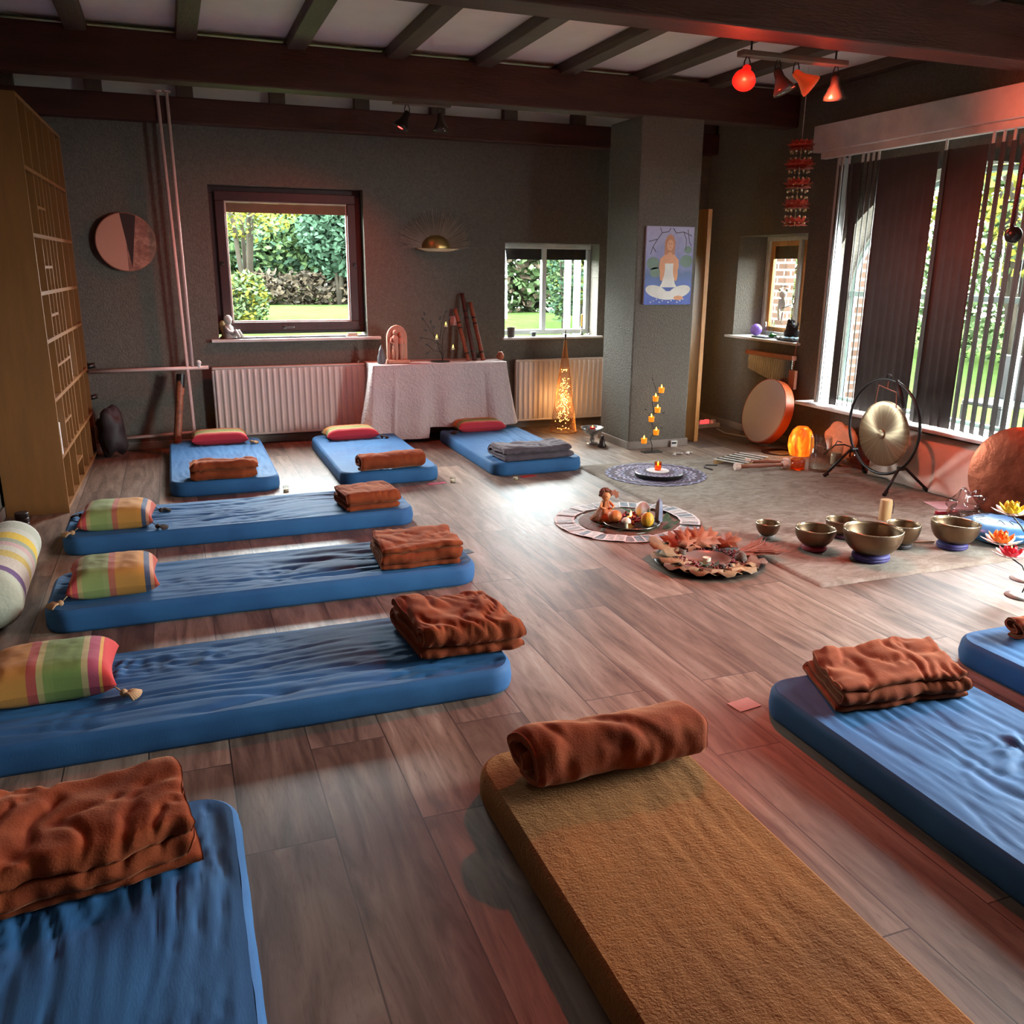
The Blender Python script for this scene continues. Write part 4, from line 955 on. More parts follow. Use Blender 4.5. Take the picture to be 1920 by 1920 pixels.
t = thing('wire_angel', 'dark twisted ornament with tall wire loop on the niche window sill', 'ornament', (5.22, 6.66, .893))
B().ball((0, 0, .07), .06, 14, (.9, 1, 1.1), .9, 2).ball((0, .03, .13), .045, 12, (.7, .9, 1), .9, 5).build('body', 'black_cloth', t, smooth=True)
b = B(); b.tube([(0, .02, .15), (0, .03, .25), (0, .02, .31)], .004, 6); b.tube([(0, .02+.02*sin(a*pi/6), .345+.035*cos(a*pi/6)) for a in range(12)], .003, 6, closed=True); b.tube([(0, .02, .31), (-.03, .10, .28), (-.04, .13, .27)], .003, 6); b.tube([(0, -.05, .13), (0, -.09, .135)], .003, 6); b.tube([(0, -.07, .05), (0, -.07, .16)], .003, 6); b.build('wire', 'iron', t)
t = thing('hanging_angel', 'pale glass ornament hanging in the niche window', 'ornament', (5.33, 6.98, 1.02))
b = B(); b.ball((0, 0, .26), .035, 12); b.ball((0, .05, .30), .016, 10); b.ball((0, -.05, .30), .016, 10); b.ball((0, 0, .17), .045, 12, (.5, 1, 1.4)); b.tube([(0, .04, .22), (0, .05, .12), (0, .03, .02)], .012, 8); b.tube([(0, -.02, .10), (0, 0, .0)], .01, 8)
b.build('figure', 'egg', t, smooth=True); B().tube([(0, -.04, .335), (0, .04, .335)], .004, 6).tube([(0, 0, .335), (0, 0, .74)], .0012, 4).build('hanger', 'iron', t)
# hanging shell mobile
t = thing('flower_mobile', 'red and orange flower garland mobile hanging from the beam near the niche window', 'mobile', (4.63, 6.0, 1.83))
B().tube([(0, 0, .0), (0, 0, 1.14)], .002, 5).build('string', 'white_paper', t)
mred = mat('translucent_red_petals', 'b03a26', .5, sss=.1)
for zz, n_, r_ in ((.58, 14, .09), (.44, 16, .115), (.30, 14, .10), (.15, 12, .10), (.02, 10, .09)):
    b = B()
    for k in range(n_):
        a = 2*pi*k/n_; 
        for q in (0, 1, 2): leaf_shape(b, (cos(a)*r_*.45, sin(a)*r_*.45, zz-.01+q*.012), (cos(a+q*.5), sin(a+q*.5), .8-.8*q), .075, .055, curl=.02)
    b.build('petal_ring', mred, t, solid=.001)
rr = random.Random(3)
for k in range(14):
    a = 2*pi*k/14; b = B()
    for z in range(12): b.ball((cos(a)*.075, sin(a)*.075, .02+z*.047+rr.uniform(0, .01)), .0085, 6)
    b.build('bead_string', 'gold' if k % 2 else 'candle', t)['kind'] = 'stuff'
# draped cloth along the wall under the sill
b = B()
def dr(u, v_):
    y = 4.02+1.08*u; k = v_
    # cross-section: from wall top over a roll, down to floor
    a = k*pi*.62; x = 4.985-.155*sin(min(a, pi/2))-.03*max(0, k-.5); z = .16+.215*cos(a) if k < .8 else .16+.215*cos(.8*pi*.62)-(k-.8)*.72
    z = max(.006, z); f = .007*sin(y*30+4*NZ.noise(V((y*3, k, 0))))*(.25+k); return V((x-f-.012*NZ.noise(V((y*3, k*2, 5))), y, z+.01*NZ.noise(V((y*6, k*3, 1)))))
b.grid(dr, 110, 26); o = b.build('draped_cloth', 'pink_cloth', smooth=True, solid=.004); tag(o, 'pale peach cloth draped over a long roll below the window sill', 'cloth')
o = B().tube([(4.93, 4.06, .15), (4.93, 5.06, .15)], .085, 16).build('long_cushion', 'pink_cloth', smooth='auto'); tag(o, 'long round cushion under the peach cloth below the window sill', 'cushion')
# big copper gong at right
t = thing('large_gong', 'large coppery gong disc leaning at the right edge below the blind', 'gong', (4.78, 3.85, 0), 0)
ax = V((-1, -.22, .20)).normalized(); c0 = V((0, 0, .295))
B().lathe([(0, .012), (.10, .012), (.27, .004), (.292, -.004), (.296, -.04), (.29, -.04), (.285, -.01), (0, 0)], 56, c0, ax).build('disc', 'gong2', t, smooth='auto')
# gong on stand
t = thing('gong_stand', 'black round gong stand with splayed feet in front of the blind', 'gong stand', (4.64, 4.83, 0.012))
cz = .435; rr_ = .335
b = B(); b.tube([(0, rr_*cos(a*pi/32), cz-.012+rr_*sin(a*pi/32)) for a in range(64)], .0105, 8, closed=True); b.build('ring', 'black', t, smooth=True)
for sy, sg in ((.255, 1), (-.215, -1)):
    zc_ = cz-.012-sqrt(max(0, rr_**2-sy**2))
    for sx in (-1, 1):
        B().tube([(0, sy, zc_+.0), (sx*.03, sy+sg*.01, zc_), (sx*.19, sy+sg*.07, .012)], .010, 8).build('leg', 'black', t, smooth=True); B().tube([(sx*.165, sy+sg*.062, .03), (sx*.195, sy+sg*.073, .008)], .0145, 10).build('rubber_foot', 'black', t)
    B().tube([(-.025, sy, zc_), (.025, sy, zc_)], .017, 10).build('clamp', 'black', t)
b = B(); b.tube([(0, .03+.0*a, 0) for a in range(2)], .001, 3) if False else None
b.tube([(0, .022*cos(a*pi/8), cz+rr_-.0+.022*sin(a*pi/8)) for a in range(16)], .006, 6, closed=True); b.build('eyelet', 'black', t, smooth=True)
o = B().tube([(.0, -.08, cz+rr_-.012), (-.02, -.14, cz+.24), (-.03, -.20, cz+.15)], [.012, .02, .008], 8).build('hanging_tassel', 'iron', t, smooth=True)
def gong_mat():
    T = NT('radial_brushed_gong'); v = T.co(); sp = T.n('ShaderNodeSeparateXYZ'); T.l(v, sp.inputs[0])
    at2 = T.n('ShaderNodeMath', operation='ARCTAN2'); T.l(sp.outputs[1], at2.inputs[0]); T.l(sp.outputs[2], at2.inputs[1])
    cb = T.n('ShaderNodeCombineXYZ'); T.l(at2.outputs[0], cb.inputs[0]); nz = T.noise(cb.outputs[0], 9, 4, .7)
    nz2 = T.noise(v, 14, 3); T.l(T.ramp(nz, [(.3, lin('8d765e')), (.5, lin('b09b7e')), (.7, lin('cfbf98'))]), T.p.inputs['Base Color'])
    T.p.inputs['Metallic'].default_value = .85; T.p.inputs['Roughness'].default_value = .36; T.p.inputs['Anisotropic'].default_value = .85; tg = T.n('ShaderNodeTangent', direction_type='RADIAL', axis='X'); T.l(tg.outputs[0], T.p.inputs['Tangent']); T.bump(T.mix(.5, nz, nz2), .35, .006); return T.m
t = thing('gong', 'round brass gong with radial sheen hanging in the black stand', 'gong', (4.635, 4.825, .385))
ax = V((-1, 0, 0)); gm = gong_mat()
B().lathe([(0, .018), (.03, .016), (.036, .006), (.20, .008), (.228, .0), (.232, -.022), (.226, -.022), (.222, -.004), (0, 0)], 56, (0, 0, 0), ax).build('disc', gm, t, smooth='auto')
b = B(); b.tube([(0, .10, .20), (0, .085, .335), (0, -.085, .305), (0, -.10, .20)], .004, 6); b.tube([(0, 0, .32), (0, 0, .37)], .004, 6); b.build('cord', 'wood_red', t)
# salt lamp, plate, vases, rock
def salt_mat():
    T = NT('lit_salt_glass'); v = T.co(); nz = T.noise(T.co((1, 1, .35)), 16, 4, .6, 1.0)
    c = T.ramp(nz, [(.3, lin('c22f08')), (.5, lin('f26a14')), (.68, lin('ffb02e'))]); T.l(c, T.p.inputs['Base Color']); T.l(c, T.p.inputs['Emission Color']); T.p.inputs['Emission Strength'].default_value = 1.3; T.p.inputs['Roughness'].default_value = .3; return T.m
t = thing('glass_lamp', 'glowing orange egg shaped glass lamp on the floor beside the white drum', 'lamp', (4.80, 5.88, 0.0))
B().lathe([(0, 0), (.075, 0), (.09, .03), (.105, .09), (.10, .16), (.075, .22), (.045, .25), (0, .258)], 28).build('shade', salt_mat(), t, smooth=True); B().lathe([(0, .0), (.06, .0), (.06, .004), (0, .004)], 20).build('base', 'black', t)
L = bpy.data.lights.new('lamp_glow', 'POINT'); L.energy = 1.1; L.color = (1, .38, .10); L.shadow_soft_size = .09; lo = bpy.data.objects.new('lamp_glow', L); COL.objects.link(lo); lo.parent = t; lo.location = (-.16, -.02, .16)
o = B().lathe([(0, 0), (.11, 0), (.15, .01), (.148, .014), (0, .006)], 36).build('dark_plate', 'black_paint', smooth='auto'); o.location = (4.70, 6.02, 0.001); tag(o, 'flat black plate half under the orange lamp', 'plate')
def vase(x, y, prof, m, label, rod=None):
    t = thing('glass_vase', label, 'vase', (x, y, .012)); B().lathe(prof, 32).build('vessel', m, t, smooth=True); return t
vase(4.42, 5.43, [(0, 0), (.05, 0), (.055, .005), (.055, .085), (.052, .085), (.05, .01), (0, .008)], 'amber_glass', 'low amber glass holder before the orange lamp')
t = vase(4.54, 5.33, [(0, 0), (.07, 0), (.078, .01), (.08, .27), (.077, .27), (.073, .014), (0, .012)], 'glass', 'tall clear glass cylinder vase before the window wall')
t = vase(4.80, 5.45, [(0, 0), (.045, 0), (.05, .01), (.05, .16), (.047, .16), (.045, .012), (0, .01)], 'glass', 'clear straight glass between the tall vase and the gong')
B().lathe([(0, 0), (.04, 0), (.04, .09), (0, .09)], 20, (0, 0, .014)).build('candle', 'candle', t, smooth='auto')
vase(4.93, 5.30, [(0, 0), (.06, 0), (.095, .05), (.10, .09), (.085, .14), (.07, .155), (.067, .152), (.09, .09), (.085, .05), (0, .01)], 'pinkish_glass', 'round pinkish glass bowl vase behind the gong stand')
o = B().tube([(4.60, 5.36, .13), (4.64, 5.34, .175), (4.70, 5.36, .20), (4.76, 5.33, .205), (4.80, 5.3, .19), (4.80, 5.3, .11)], .006, 6).tube([(4.60, 5.36, .175), (4.64, 5.34, .175)], .004, 5).tube([(4.70, 5.36, .20), (4.735, 5.38, .225), (4.77, 5.37, .215)], .004, 5).build('twig', 'iron', smooth=True); tag(o, 'dark bent twig lying across the glass vases', 'twig')
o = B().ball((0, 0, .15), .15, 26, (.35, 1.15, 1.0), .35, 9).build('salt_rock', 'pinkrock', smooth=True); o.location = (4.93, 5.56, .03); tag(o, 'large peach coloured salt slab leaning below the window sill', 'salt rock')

# ------------------------------------------------------------------ rug and what lies on it
def rug_mat():
    T = NT('grey_beige_pile'); v = T.co(); n1 = T.noise(T.co((1.6, 2.6, 1)), 4.5, 6, .7, 1.2); n2 = T.noise(v, 130, 3, .7)
    c = T.ramp(n1, [(.3, lin('786b61')), (.5, lin('938679')), (.7, lin('a89d92'))]); T.l(c, T.p.inputs['Base Color']); T.p.inputs['Roughness'].default_value = .95; T.p.inputs['Specular IOR Level'].default_value = .1
    T.bump(T.mix(.6, n1, n2), .8, .01); return T.m
M['rug'] = rug_mat()
b = B()
def rg(u, v_):
    x, y = u*2.05, v_*2.86; e = min(u*2.05, (1-u)*2.05, v_*2.86, (1-v_)*2.86)
    return V((x+.006*NZ.noise(V((y*9, 0, 0))), y+.006*NZ.noise(V((x*9, 4, 0))), .011*min(1, e/.01)**.5+.0012*NZ.noise(V((x*14, y*14, 0)))))
b.grid(rg, 120, 160); o = b.build('rug', 'rug', smooth=True); o.location = (2.855, 3.245, .001); tag(o, 'large grey beige carpet on the right side of the floor', 'rug')
RZ = .0125
def ring_mat(name, cols, rings, lobes):
    T = NT(name); v = T.co(); sp = T.n('ShaderNodeSeparateXYZ'); T.l(v, sp.inputs[0])
    ln = T.n('ShaderNodeVectorMath', operation='LENGTH'); T.l(v, ln.inputs[0])
    at2 = T.n('ShaderNodeMath', operation='ARCTAN2'); T.l(sp.outputs[1], at2.inputs[0]); T.l(sp.outputs[0], at2.inputs[1])
    ml = T.n('ShaderNodeMath', operation='MULTIPLY'); ml.inputs[1].default_value = lobes; T.l(at2.outputs[0], ml.inputs[0]); sn = T.n('ShaderNodeMath', operation='SINE'); T.l(ml.outputs[0], sn.inputs[0])
    m2 = T.n('ShaderNodeMath', operation='MULTIPLY_ADD'); T.l(sn.outputs[0], m2.inputs[0]); m2.inputs[1].default_value = .012; T.l(ln.outputs['Value'], m2.inputs[2])
    m3 = T.n('ShaderNodeMath', operation='MULTIPLY'); T.l(m2.outputs[0], m3.inputs[0]); m3.inputs[1].default_value = rings; fr = T.n('ShaderNodeMath', operation='FRACT'); T.l(m3.outputs[0], fr.inputs[0])
    T.l(T.ramp(fr.outputs[0], [(k/len(cols), lin(c)) for k, c in enumerate(cols)], True), T.p.inputs['Base Color']); T.p.inputs['Roughness'].default_value = .8; return T.m
M['mandala'] = ring_mat('mandala_print', ['2e2438', '8d86a0', '4a3450', 'a898a8', '35293f', '5a3c4c'], 9, 24)
o = B().lathe([(0, 0), (.375, 0), (.378, .002), (.376, .004), (0, .004)], 64, wob=.004).build('mandala_mat', 'mandala', smooth='auto'); o.location = (3.29, 5.635, RZ); tag(o, 'round violet and white mandala cloth on the far end of the carpet', 'mat')
t = thing('round_box', 'round black lidded box with mandala lid on the violet mat', 'tray', (3.275, 5.56, RZ+.0045))
B().lathe([(0, 0), (.175, 0), (.178, .004), (.178, .030), (.172, .034)], 48).build('body', 'black_paint', t, smooth='auto'); B().lathe([(.172, .034), (.10, .036), (0, .036)], 48).build('lid', 'mandala', t, smooth='auto')
B().lathe([(0, .0365), (.085, .0365), (.085, .041), (0, .041)], 36, (.0, .02, 0)).build('pale_disc', 'white_paper', t, smooth='auto')
t = thing('amber_votive', 'lit amber glass votive standing on the round black box', 'candle', (3.275, 5.58, RZ+.0463))
B().lathe([(0, 0), (.024, 0), (.028, .06), (.026, .06), (.022, .006), (0, .006)], 20).build('cup', 'amber_glass', t, smooth='auto'); B().lathe([(0, .007), (.021, .007), (.023, .032), (0, .032)], 16).build('candle', 'amber_wax', t); flame_obj(t, (0, 0, .033), 1.2)
# circle of cards
cc = V((2.50, 4.60)); cm = [mat('printed_card_grey', '8a8686', .6, var=(24, .6)), mat('printed_card_pale', 'b8b2ae', .6, var=(20, .4)), mat('printed_card_teal', '6f7d84', .6, var=(22, .6))]
card0 = None
def make_card(k):
    t = thing('oracle_card', 'white bordered picture card in the ring of cards around the wicker mat', 'card', (0, 0, 0), 0, 'picture cards laid in a ring')
    B().box(-.06, .06, -.033, .033, 0, .0012).build('border', 'white_paper', t); B().box(-.048, .048, -.024, .024, .0012, .0016).build('picture', cm[k], t); return t
protos = [make_card(k) for k in range(3)]
NCARD = 44
ORD = ['first', 'second', 'third', 'fourth', 'fifth', 'sixth', 'seventh', 'eighth', 'ninth', 'tenth']+['%d%s' % (k, {1: 'st', 2: 'nd', 3: 'rd'}.get(k % 10 if k > 20 else 0, 'th')) for k in range(11, 45)]
for k in range(NCARD):
    a = 2*pi*k/NCARD; o = protos[k] if k < 3 else copy_tree(protos[random.randrange(3)])
    o.location = (cc.x+.385*cos(a), cc.y+.375*sin(a), .0045+.0025*(k % 3)+ (.011 if cc.x+.385*cos(a) > 2.80 else 0)); o.rotation_euler.z = a+random.uniform(-.06, .06)
    o['label'] = 'bordered picture card, '+ORD[k]+' in the ring counting leftward from the rightmost one'
o = B().lathe([(0, 0), (.295, 0), (.30, .004), (.295, .008), (0, .010)], 48, wob=.008).build('wicker_mat', 'wicker', smooth='auto'); o.location = (2.50, 4.585, .0); tag(o, 'round dark wicker mat inside the ring of cards', 'mat')
t = thing('round_tray', 'round dark tray with silver rim in the middle of the ring of cards', 'tray', (2.49, 4.52, .011))
B().lathe([(0, 0), (.15, 0), (.175, .014), (.165, .014), (.145, .005), (0, .005)], 48).build('plate', 'tray_dark', t, smooth='auto'); B().tube([(.172*cos(a*pi/24), .172*sin(a*pi/24), .015) for a in range(48)], .003, 6, closed=True).build('rim', 'tray_rim', t, smooth=True)
TY = .0165
def pk_(name, x, y, r, m, label, sc=(1, 1, .85), stem=True, cat='pumpkin', z=TY):
    t = thing(name, label, cat, (x, y, z)); b = B(); n = 32; vs = []
    def f(u, v_):
        a = 2*pi*u; tt = pi*v_; rr2 = r*(1+.05*abs(cos(a*4))-.03); return V((sin(tt)*cos(a)*rr2*sc[0], sin(tt)*sin(a)*rr2*sc[1], r*sc[2]-cos(tt)*r*sc[2]*(1-.12*(v_ > .85)*0)))
    b.grid(f, n, 16); b.build('body', m, t, smooth=True)
    if stem: B().tube([(0, 0, 2*r*sc[2]-.006), (.004, 0, 2*r*sc[2]+.02)], [.006, .004], 8).build('stalk', 'moss', t, smooth=True)
    return t
pk_('pumpkin', 2.375, 4.52, .042, 'pumpkin', 'orange pumpkin on the left of the dark tray', stem=False, z=.035)
pk_('gourd', 2.54, 4.415, .043, 'pumpkin_y', 'yellow gourd with a green stalk at the front of the dark tray', (.9, .9, 1.05))
pk_('stone_egg', 2.60, 4.585, .045, 'egg', 'pale white stone egg at the back of the dark tray', (1, 1, 1.2), False, 'egg')
t = thing('crystal_point', 'upright grey blue crystal point on the right of the dark tray', 'crystal', (2.665, 4.50, TY)); B().lathe([(0, 0), (.026, 0), (.026, .09), (.018, .125), (0, .145)], 6).build('point', 'crystal', t)
t = thing('toy_mushroom', 'small white mushroom ornament at the front left of the dark tray', 'mushroom', (2.405, 4.43, TY)); B().lathe([(0, 0), (.014, 0), (.009, .04), (0, .045)], 12).build('stalk', 'candle', t, smooth=True); B().lathe([(0, .036), (.03, .036), (.028, .05), (.015, .062), (0, .066)], 16).build('cap', 'candle', t, smooth=True)
t = thing('small_votive', 'lit tealight among the gourds on the dark tray', 'candle', (2.50, 4.55, TY)); B().lathe([(0, 0), (.02, 0), (.022, .03), (0, .03)], 14).build('cup', 'amber_wax', t, smooth='auto'); flame_obj(t, (0, 0, .03), 1.4)
b = B(); rr = random.Random(8)
for k in range(60):
    a = rr.uniform(0, 2*pi); d = rr.uniform(.02, .13); b.ball((cos(a)*d, sin(a)*d, .012+rr.uniform(0, .03)), rr.uniform(.007, .013), 6, (1, 1, .8), .6, k)
o = b.build('dried_berries', 'redleaf', smooth=True); o.location = (2.47, 4.55, TY); tag(o, 'crimson dried berries and leaves filling the dark tray', 'berries', kind='stuff')
b = B()
for k in range(34):
    a = rr.uniform(0, 2*pi); d = rr.uniform(.18, .27); leaf_shape(b, (cos(a)*d, sin(a)*d, .012), (cos(a+1.2), sin(a+1.2), .15), .06, .03, curl=.006)
o = b.build('loose_leaves', ['leaf_dark'], solid=.001); o.location = (2.50, 4.56, .004); tag(o, 'dark green leaves scattered round the dark tray on the wicker mat', 'leaves', kind='stuff')
t = thing('fairy_doll', 'curly haired doll in an orange petal dress sitting behind the dark tray', 'doll', (2.37, 4.64, .012))
B().lathe([(0, 0), (.075, .0), (.085, .01), (.06, .045), (.035, .08), (.025, .11), (.02, .125), (0, .13)], 20, wob=.12).build('dress', 'doll_dress', t, smooth=True)
b = B(); b.ball((0, -.005, .155), .028, 14, (1, 1, 1.1)); b.tube([(0, 0, .12), (0, 0, .14)], .011, 8); b.tube([(-.025, 0, .115), (-.045, -.03, .09), (-.02, -.05, .085)], [.009, .008, .007], 8); b.tube([(.025, 0, .115), (.045, -.03, .09), (.02, -.05, .085)], [.009, .008, .007], 8); b.ball((-.004, -.033, .157), .004, 6)
b.build('body', 'skin', t, smooth=True)
b = B()
for k in range(70):
    a = rr.uniform(0, 2*pi); e = rr.uniform(-.3, 1.5); 
    if sin(a)*cos(e) < -.55 and e < .6: continue
    b.ball((cos(a)*cos(e)*.032, .004+sin(a)*cos(e)*.03, .163+sin(e)*.03), .011, 6, (1, 1, 1), .6, k)
b.build('hair', 'hair', t, smooth=True)
lf = B()
for k in range(5): a = pi*(k/4); leaf_shape(lf, (.055+.01*cos(a), .005, .15), (cos(a-.5), .2, sin(a-.3)), .04, .03, (0, 1, 0), .005)
lf.build('leaf_wing', 'leafbrown', t, solid=.0012)
# leaf platter
t = thing('leaf_platter', 'wide dark platter covered with dry autumn leaves, nearest the camera on the floor', 'platter', (2.545, 3.76, 0))
B().lathe([(0, 0), (.20, 0), (.29, .018), (.28, .022), (.20, .008), (0, .008)], 48).build('plate', 'tray_dark', t, smooth='auto')
def maple(b, p, a, L_, tilt, jag=.66):
    p = V(p); n = 22; pts = []
    for k in range(n):
        th = -2.6+5.2*k/(n-1); r = (1 if k % 2 else jag)*(1-.25*abs(th)/2.6)*L_*.55; pts.append((r*cos(th)+L_*.42, r*sin(th)))
    rot = Matrix.Rotation(a, 3, 'Z') @ Matrix.Rotation(-tilt, 3, 'Y'); vs = [rot @ V((L_*.45, 0, 0))+p]+[rot @ V((x, y, .012*sin(k*1.7)+.06*y*y/L_))+p for k, (x, y) in enumerate(pts)]
    b.add(vs, [(0, k, k+1) for k in range(1, n)]+[(0, n, 1)])
for k, (a, d, L_, tl, mm) in enumerate([(1.55, .14, .2, .5, 'leafbrown'), (2.0, .13, .2, .45, 'leafbrown'), (1.1, .14, .2, .5, 'leafbrown'), (2.5, .12, .24, .35, 'leafpale'), (3.0, .09, .25, .12, 'leafpale'), (3.5, .09, .25, .06, 'leafpale'), (4.0, .09, .24, .05, 'leafpale'), (4.5, .09, .23, .05, 'leafpale'), (5.0, .09, .22, .05, 'leafpale'), (5.6, .11, .2, .07, 'wicker'), (.6, .17, .18, .4, 'leafbrown'), (1.35, .10, .18, .75, 'leafbrown'), (1.8, .1, .17, .75, 'leafbrown')]):
    b = B(); maple(b, (cos(a)*d, sin(a)*d, .024), a, L_, tl, .66 if mm == 'leafbrown' else .88); b.build('autumn_leaf', mm, t, smooth=True, solid=.0012)
b = B()
for k in range(60): a = -.35+rr.uniform(-.28, .28)*1.0; d0 = .17; b.tube([(cos(-.1)*d0, sin(-.1)*d0+rr.uniform(-.04, .04), .03+rr.uniform(0, .01)), (.30+rr.uniform(0, .06), -.03+(a+.35)*.35, .05+rr.uniform(-.005, .015)), (.37+rr.uniform(0, .06), -.01+(a+.35)*.5, .065+rr.uniform(-.01, .012))], [.003, .004, .0008], 4)
b.build('dry_frond', 'leafred', t)
B().lathe([(0, .010), (.10, .010), (.125, .026), (.128, .034), (.122, .032), (.10, .016), (0, .014)], 48, (-.02, -.01, 0)).build('glass_plate', mat('silvery_glass', 'b59a90', .12, .6), t, smooth='auto')
o = B().lathe([(0, .0155), (.022, .0155), (.022, .036), (.019, .036), (.019, .034), (0, .034)], 20, (-.02, -.01, 0)).build('tealight', 'candle', t, smooth='auto')
b = B()
for k in range(220):
    a = rr.uniform(0, 2*pi); d = rr.uniform(.125, .20)
    if 4.9 < a < 5.3: continue
    b.ball((cos(a)*d-.01, sin(a)*d, .028+rr.uniform(0, .015)), rr.uniform(.004, .008), 6)
b.build('berries', 'berry', t, smooth=True)['kind'] = 'stuff'
for x, y, r_ in ((.13, -.10, .032), (.17, -.03, .022), (-.03, -.17, .018), (.09, .11, .02), (-.11, .09, .022), (.02, -.165, .012)): B().ball((x, y, .03+r_*.5), r_, 14, (1, 1, .85), .35, x*90).build('pine_cone', 'pinecone', t, smooth=True)
b = B()
for k in range(7): leaf_shape(b, (-.12+.01*k, -.13, .032), (cos(k*1.1), sin(k*1.1)-.2, .5), .05, .02)
b.build('green_sprig', 'leaf_dark', t, solid=.001)

# singing bowls
def bowl(x, y, r, h, cush, label, clab, tilt=(0, 0)):
    t = thing('singing_bowl', label, 'singing bowl', (x, y, RZ), 0, 'bronze singing bowls on the carpet')
    ch = r*.30
    c = thing('bowl_cushion', clab, 'cushion', (x, y, RZ))
    t['label'] = label
    pr = [(r*.50+r*.14*cos(a*pi/6), ch*.5+ch*.5*sin(a*pi/6)) for a in range(13)]; B().lathe(pr, 36, wob=.015).build('ring', cush, c, smooth=True)
    z0 = ch*.72; pr = []; N = 12; 
    for k in range(N+1): u = k/N; pr.append((r*(sin(u*pi/2)**.62)*(.98+.02*u) if k else 0, z0+h*(1-cos(u*pi/2)**1.0)*.92+h*.08*u))
    inn = [(max(0, a-.006*(1 if a > .01 else 0)), z+.005) for a, z in pr][::-1]
    top = pr[-1]; prof = pr+[(top[0]-.001, top[1]+.003), (top[0]-.006, top[1]+.002)]+inn[1:]
    B().lathe(prof, 48).build('body', 'bronze', t, smooth=True)
    B().tube([(cos(a*pi/24)*(r-.003), sin(a*pi/24)*(r-.003), top[1]+.001) for a in range(48)], .0035, 6, closed=True).build('rim', 'bronze_rim', t, smooth=True)
    t.rotation_euler = (tilt[0], tilt[1], 0)
bowl(3.09, 4.00, .068, .075, 'white_cloth', 'smallest bronze singing bowl, leftmost on the carpet', 'pale grey ring cushion under the smallest singing bowl')
bowl(3.20, 3.73, .108, .100, 'red_cloth', 'bronze singing bowl with a red ring cushion, second from the left', 'red ring cushion under the second singing bowl from the left')
bowl(3.50, 3.87, .088, .085, 'plum_cloth', 'gold lined singing bowl half hidden behind the largest bowl on its left', 'plum ring cushion under the half hidden bowl left behind the largest')
bowl(3.375, 3.49, .152, .135, 'purple_cloth', 'largest bronze singing bowl at the front of the carpet', 'violet ring cushion under the largest singing bowl')
bowl(3.69, 3.60, .092, .115, 'black_cloth', 'dark footed singing bowl just behind the largest bowl on its right', 'dark ring cushion under the bowl right behind the largest')
bowl(3.955, 3.50, .128, .120, 'purple_cloth', 'wide singing bowl with a violet ring cushion, rightmost on the carpet', 'violet ring cushion under the rightmost singing bowl', tilt=(.0, .05))
t = thing('wooden_mallet', 'pale wooden cylinder striker standing upright on the carpet behind the largest bowl', 'striker', (4.02, 4.08, RZ)); B().lathe([(0, 0), (.036, 0), (.037, .12), (.033, .128), (0, .128)], 28).build('cylinder', 'wood_pale', t, smooth='auto'); B().tube([(.032, -.02, .128), (.04, -.022, .10), (.038, -.022, .04)], .002, 5).build('cord', 'black_cloth', t)
o = B().tube([(3.72, 3.66, RZ+.008), (3.93, 3.60, RZ+.008)], .006, 8).build('striker_stick', 'wood_pale', smooth=True); tag(o, 'thin wooden stick lying beside the rightmost singing bowl', 'stick')
# xylophone and turned mallets
t = thing('xylophone', 'small pale xylophone with striped metal bars lying on the far carpet', 'xylophone', (4.16, 5.79, RZ), R(24))
B().box(-.21, .21, -.125, -.10, 0, .03).build('side_rail', 'wood_pale', t); B().box(-.21, .21, .10, .125, 0, .03).build('side_rail', 'wood_pale', t)
for k in range(11): B().box(-.19+.037*k-.012, -.19+.037*k+.012, -.13, .13, .031, .037).build('bar', 'silver' if k % 2 else 'white_plastic', t, bevel=.002)
o = B().tube([(3.78, 5.62, .016), (3.76, 5.70, .016), (3.82, 5.78, .016), (3.90, 5.74, .016)], .005, 6).build('black_cord', 'iron', smooth=True); tag(o, 'loop of black cord at the left end of the xylophone', 'cord')
def turned(x, y, rz, L_, label, z=RZ):
    t = thing('turned_spindle', label, 'spindle', (x, y, z+.03), rz); ax_ = (1, 0, 0)
    B().lathe([(.0, -L_/2), (.016, -L_/2), (.013, -L_/4), (.019, 0), (.013, L_/4), (.016, L_/2), (0, L_/2)], 16, (0, 0, 0), ax_).build('shaft', 'wood_red', t, smooth=True)
    for s_ in (-1, 1): B().lathe([(0, -.02), (.028, -.02), (.031, 0), (.028, .02), (0, .02)], 20, (s_*L_/2, 0, 0), ax_).build('knob', 'pink_cloth', t, smooth='auto')
turned(4.15, 5.52, R(-8), .40, 'reddish turned wooden spindle lying on the carpet before the xylophone')
turned(4.28, 5.63, R(-20), .30, 'second turned wooden spindle behind the first one, ending near the lamp')
# papers and things at the far right
o = B().box(-.13, .13, -.10, .10, 0, .003).build('paper_sheet', 'pink_paper'); o.location = (4.68, 4.20, RZ); o.rotation_euler.z = R(-18); tag(o, 'pale pink sheet of paper on the carpet before the big gong', 'paper')
o = B().box(-.10, .10, -.07, .07, 0, .003).build('envelope', 'white_paper'); o.location = (4.83, 4.16, RZ+.004); o.rotation_euler.z = R(10); tag(o, 'greyish envelope partly on the pink sheet', 'envelope')
t = thing('fire_lighter', 'long lighter with a red handle and black nozzle beside the pink sheet', 'lighter', (4.42, 4.07, RZ+.012), R(-15)); B().box(0, .15, -.012, .012, -.011, .012).build('handle', 'red_plastic', t, bevel=.006); B().tube([(.15, 0, 0), (.30, 0, 0)], .004, 8).build('nozzle', 'black', t)
t = thing('tongue_drum', 'domed blue steel tongue drum at the right edge of the carpet', 'drum', (4.33, 3.54, RZ))
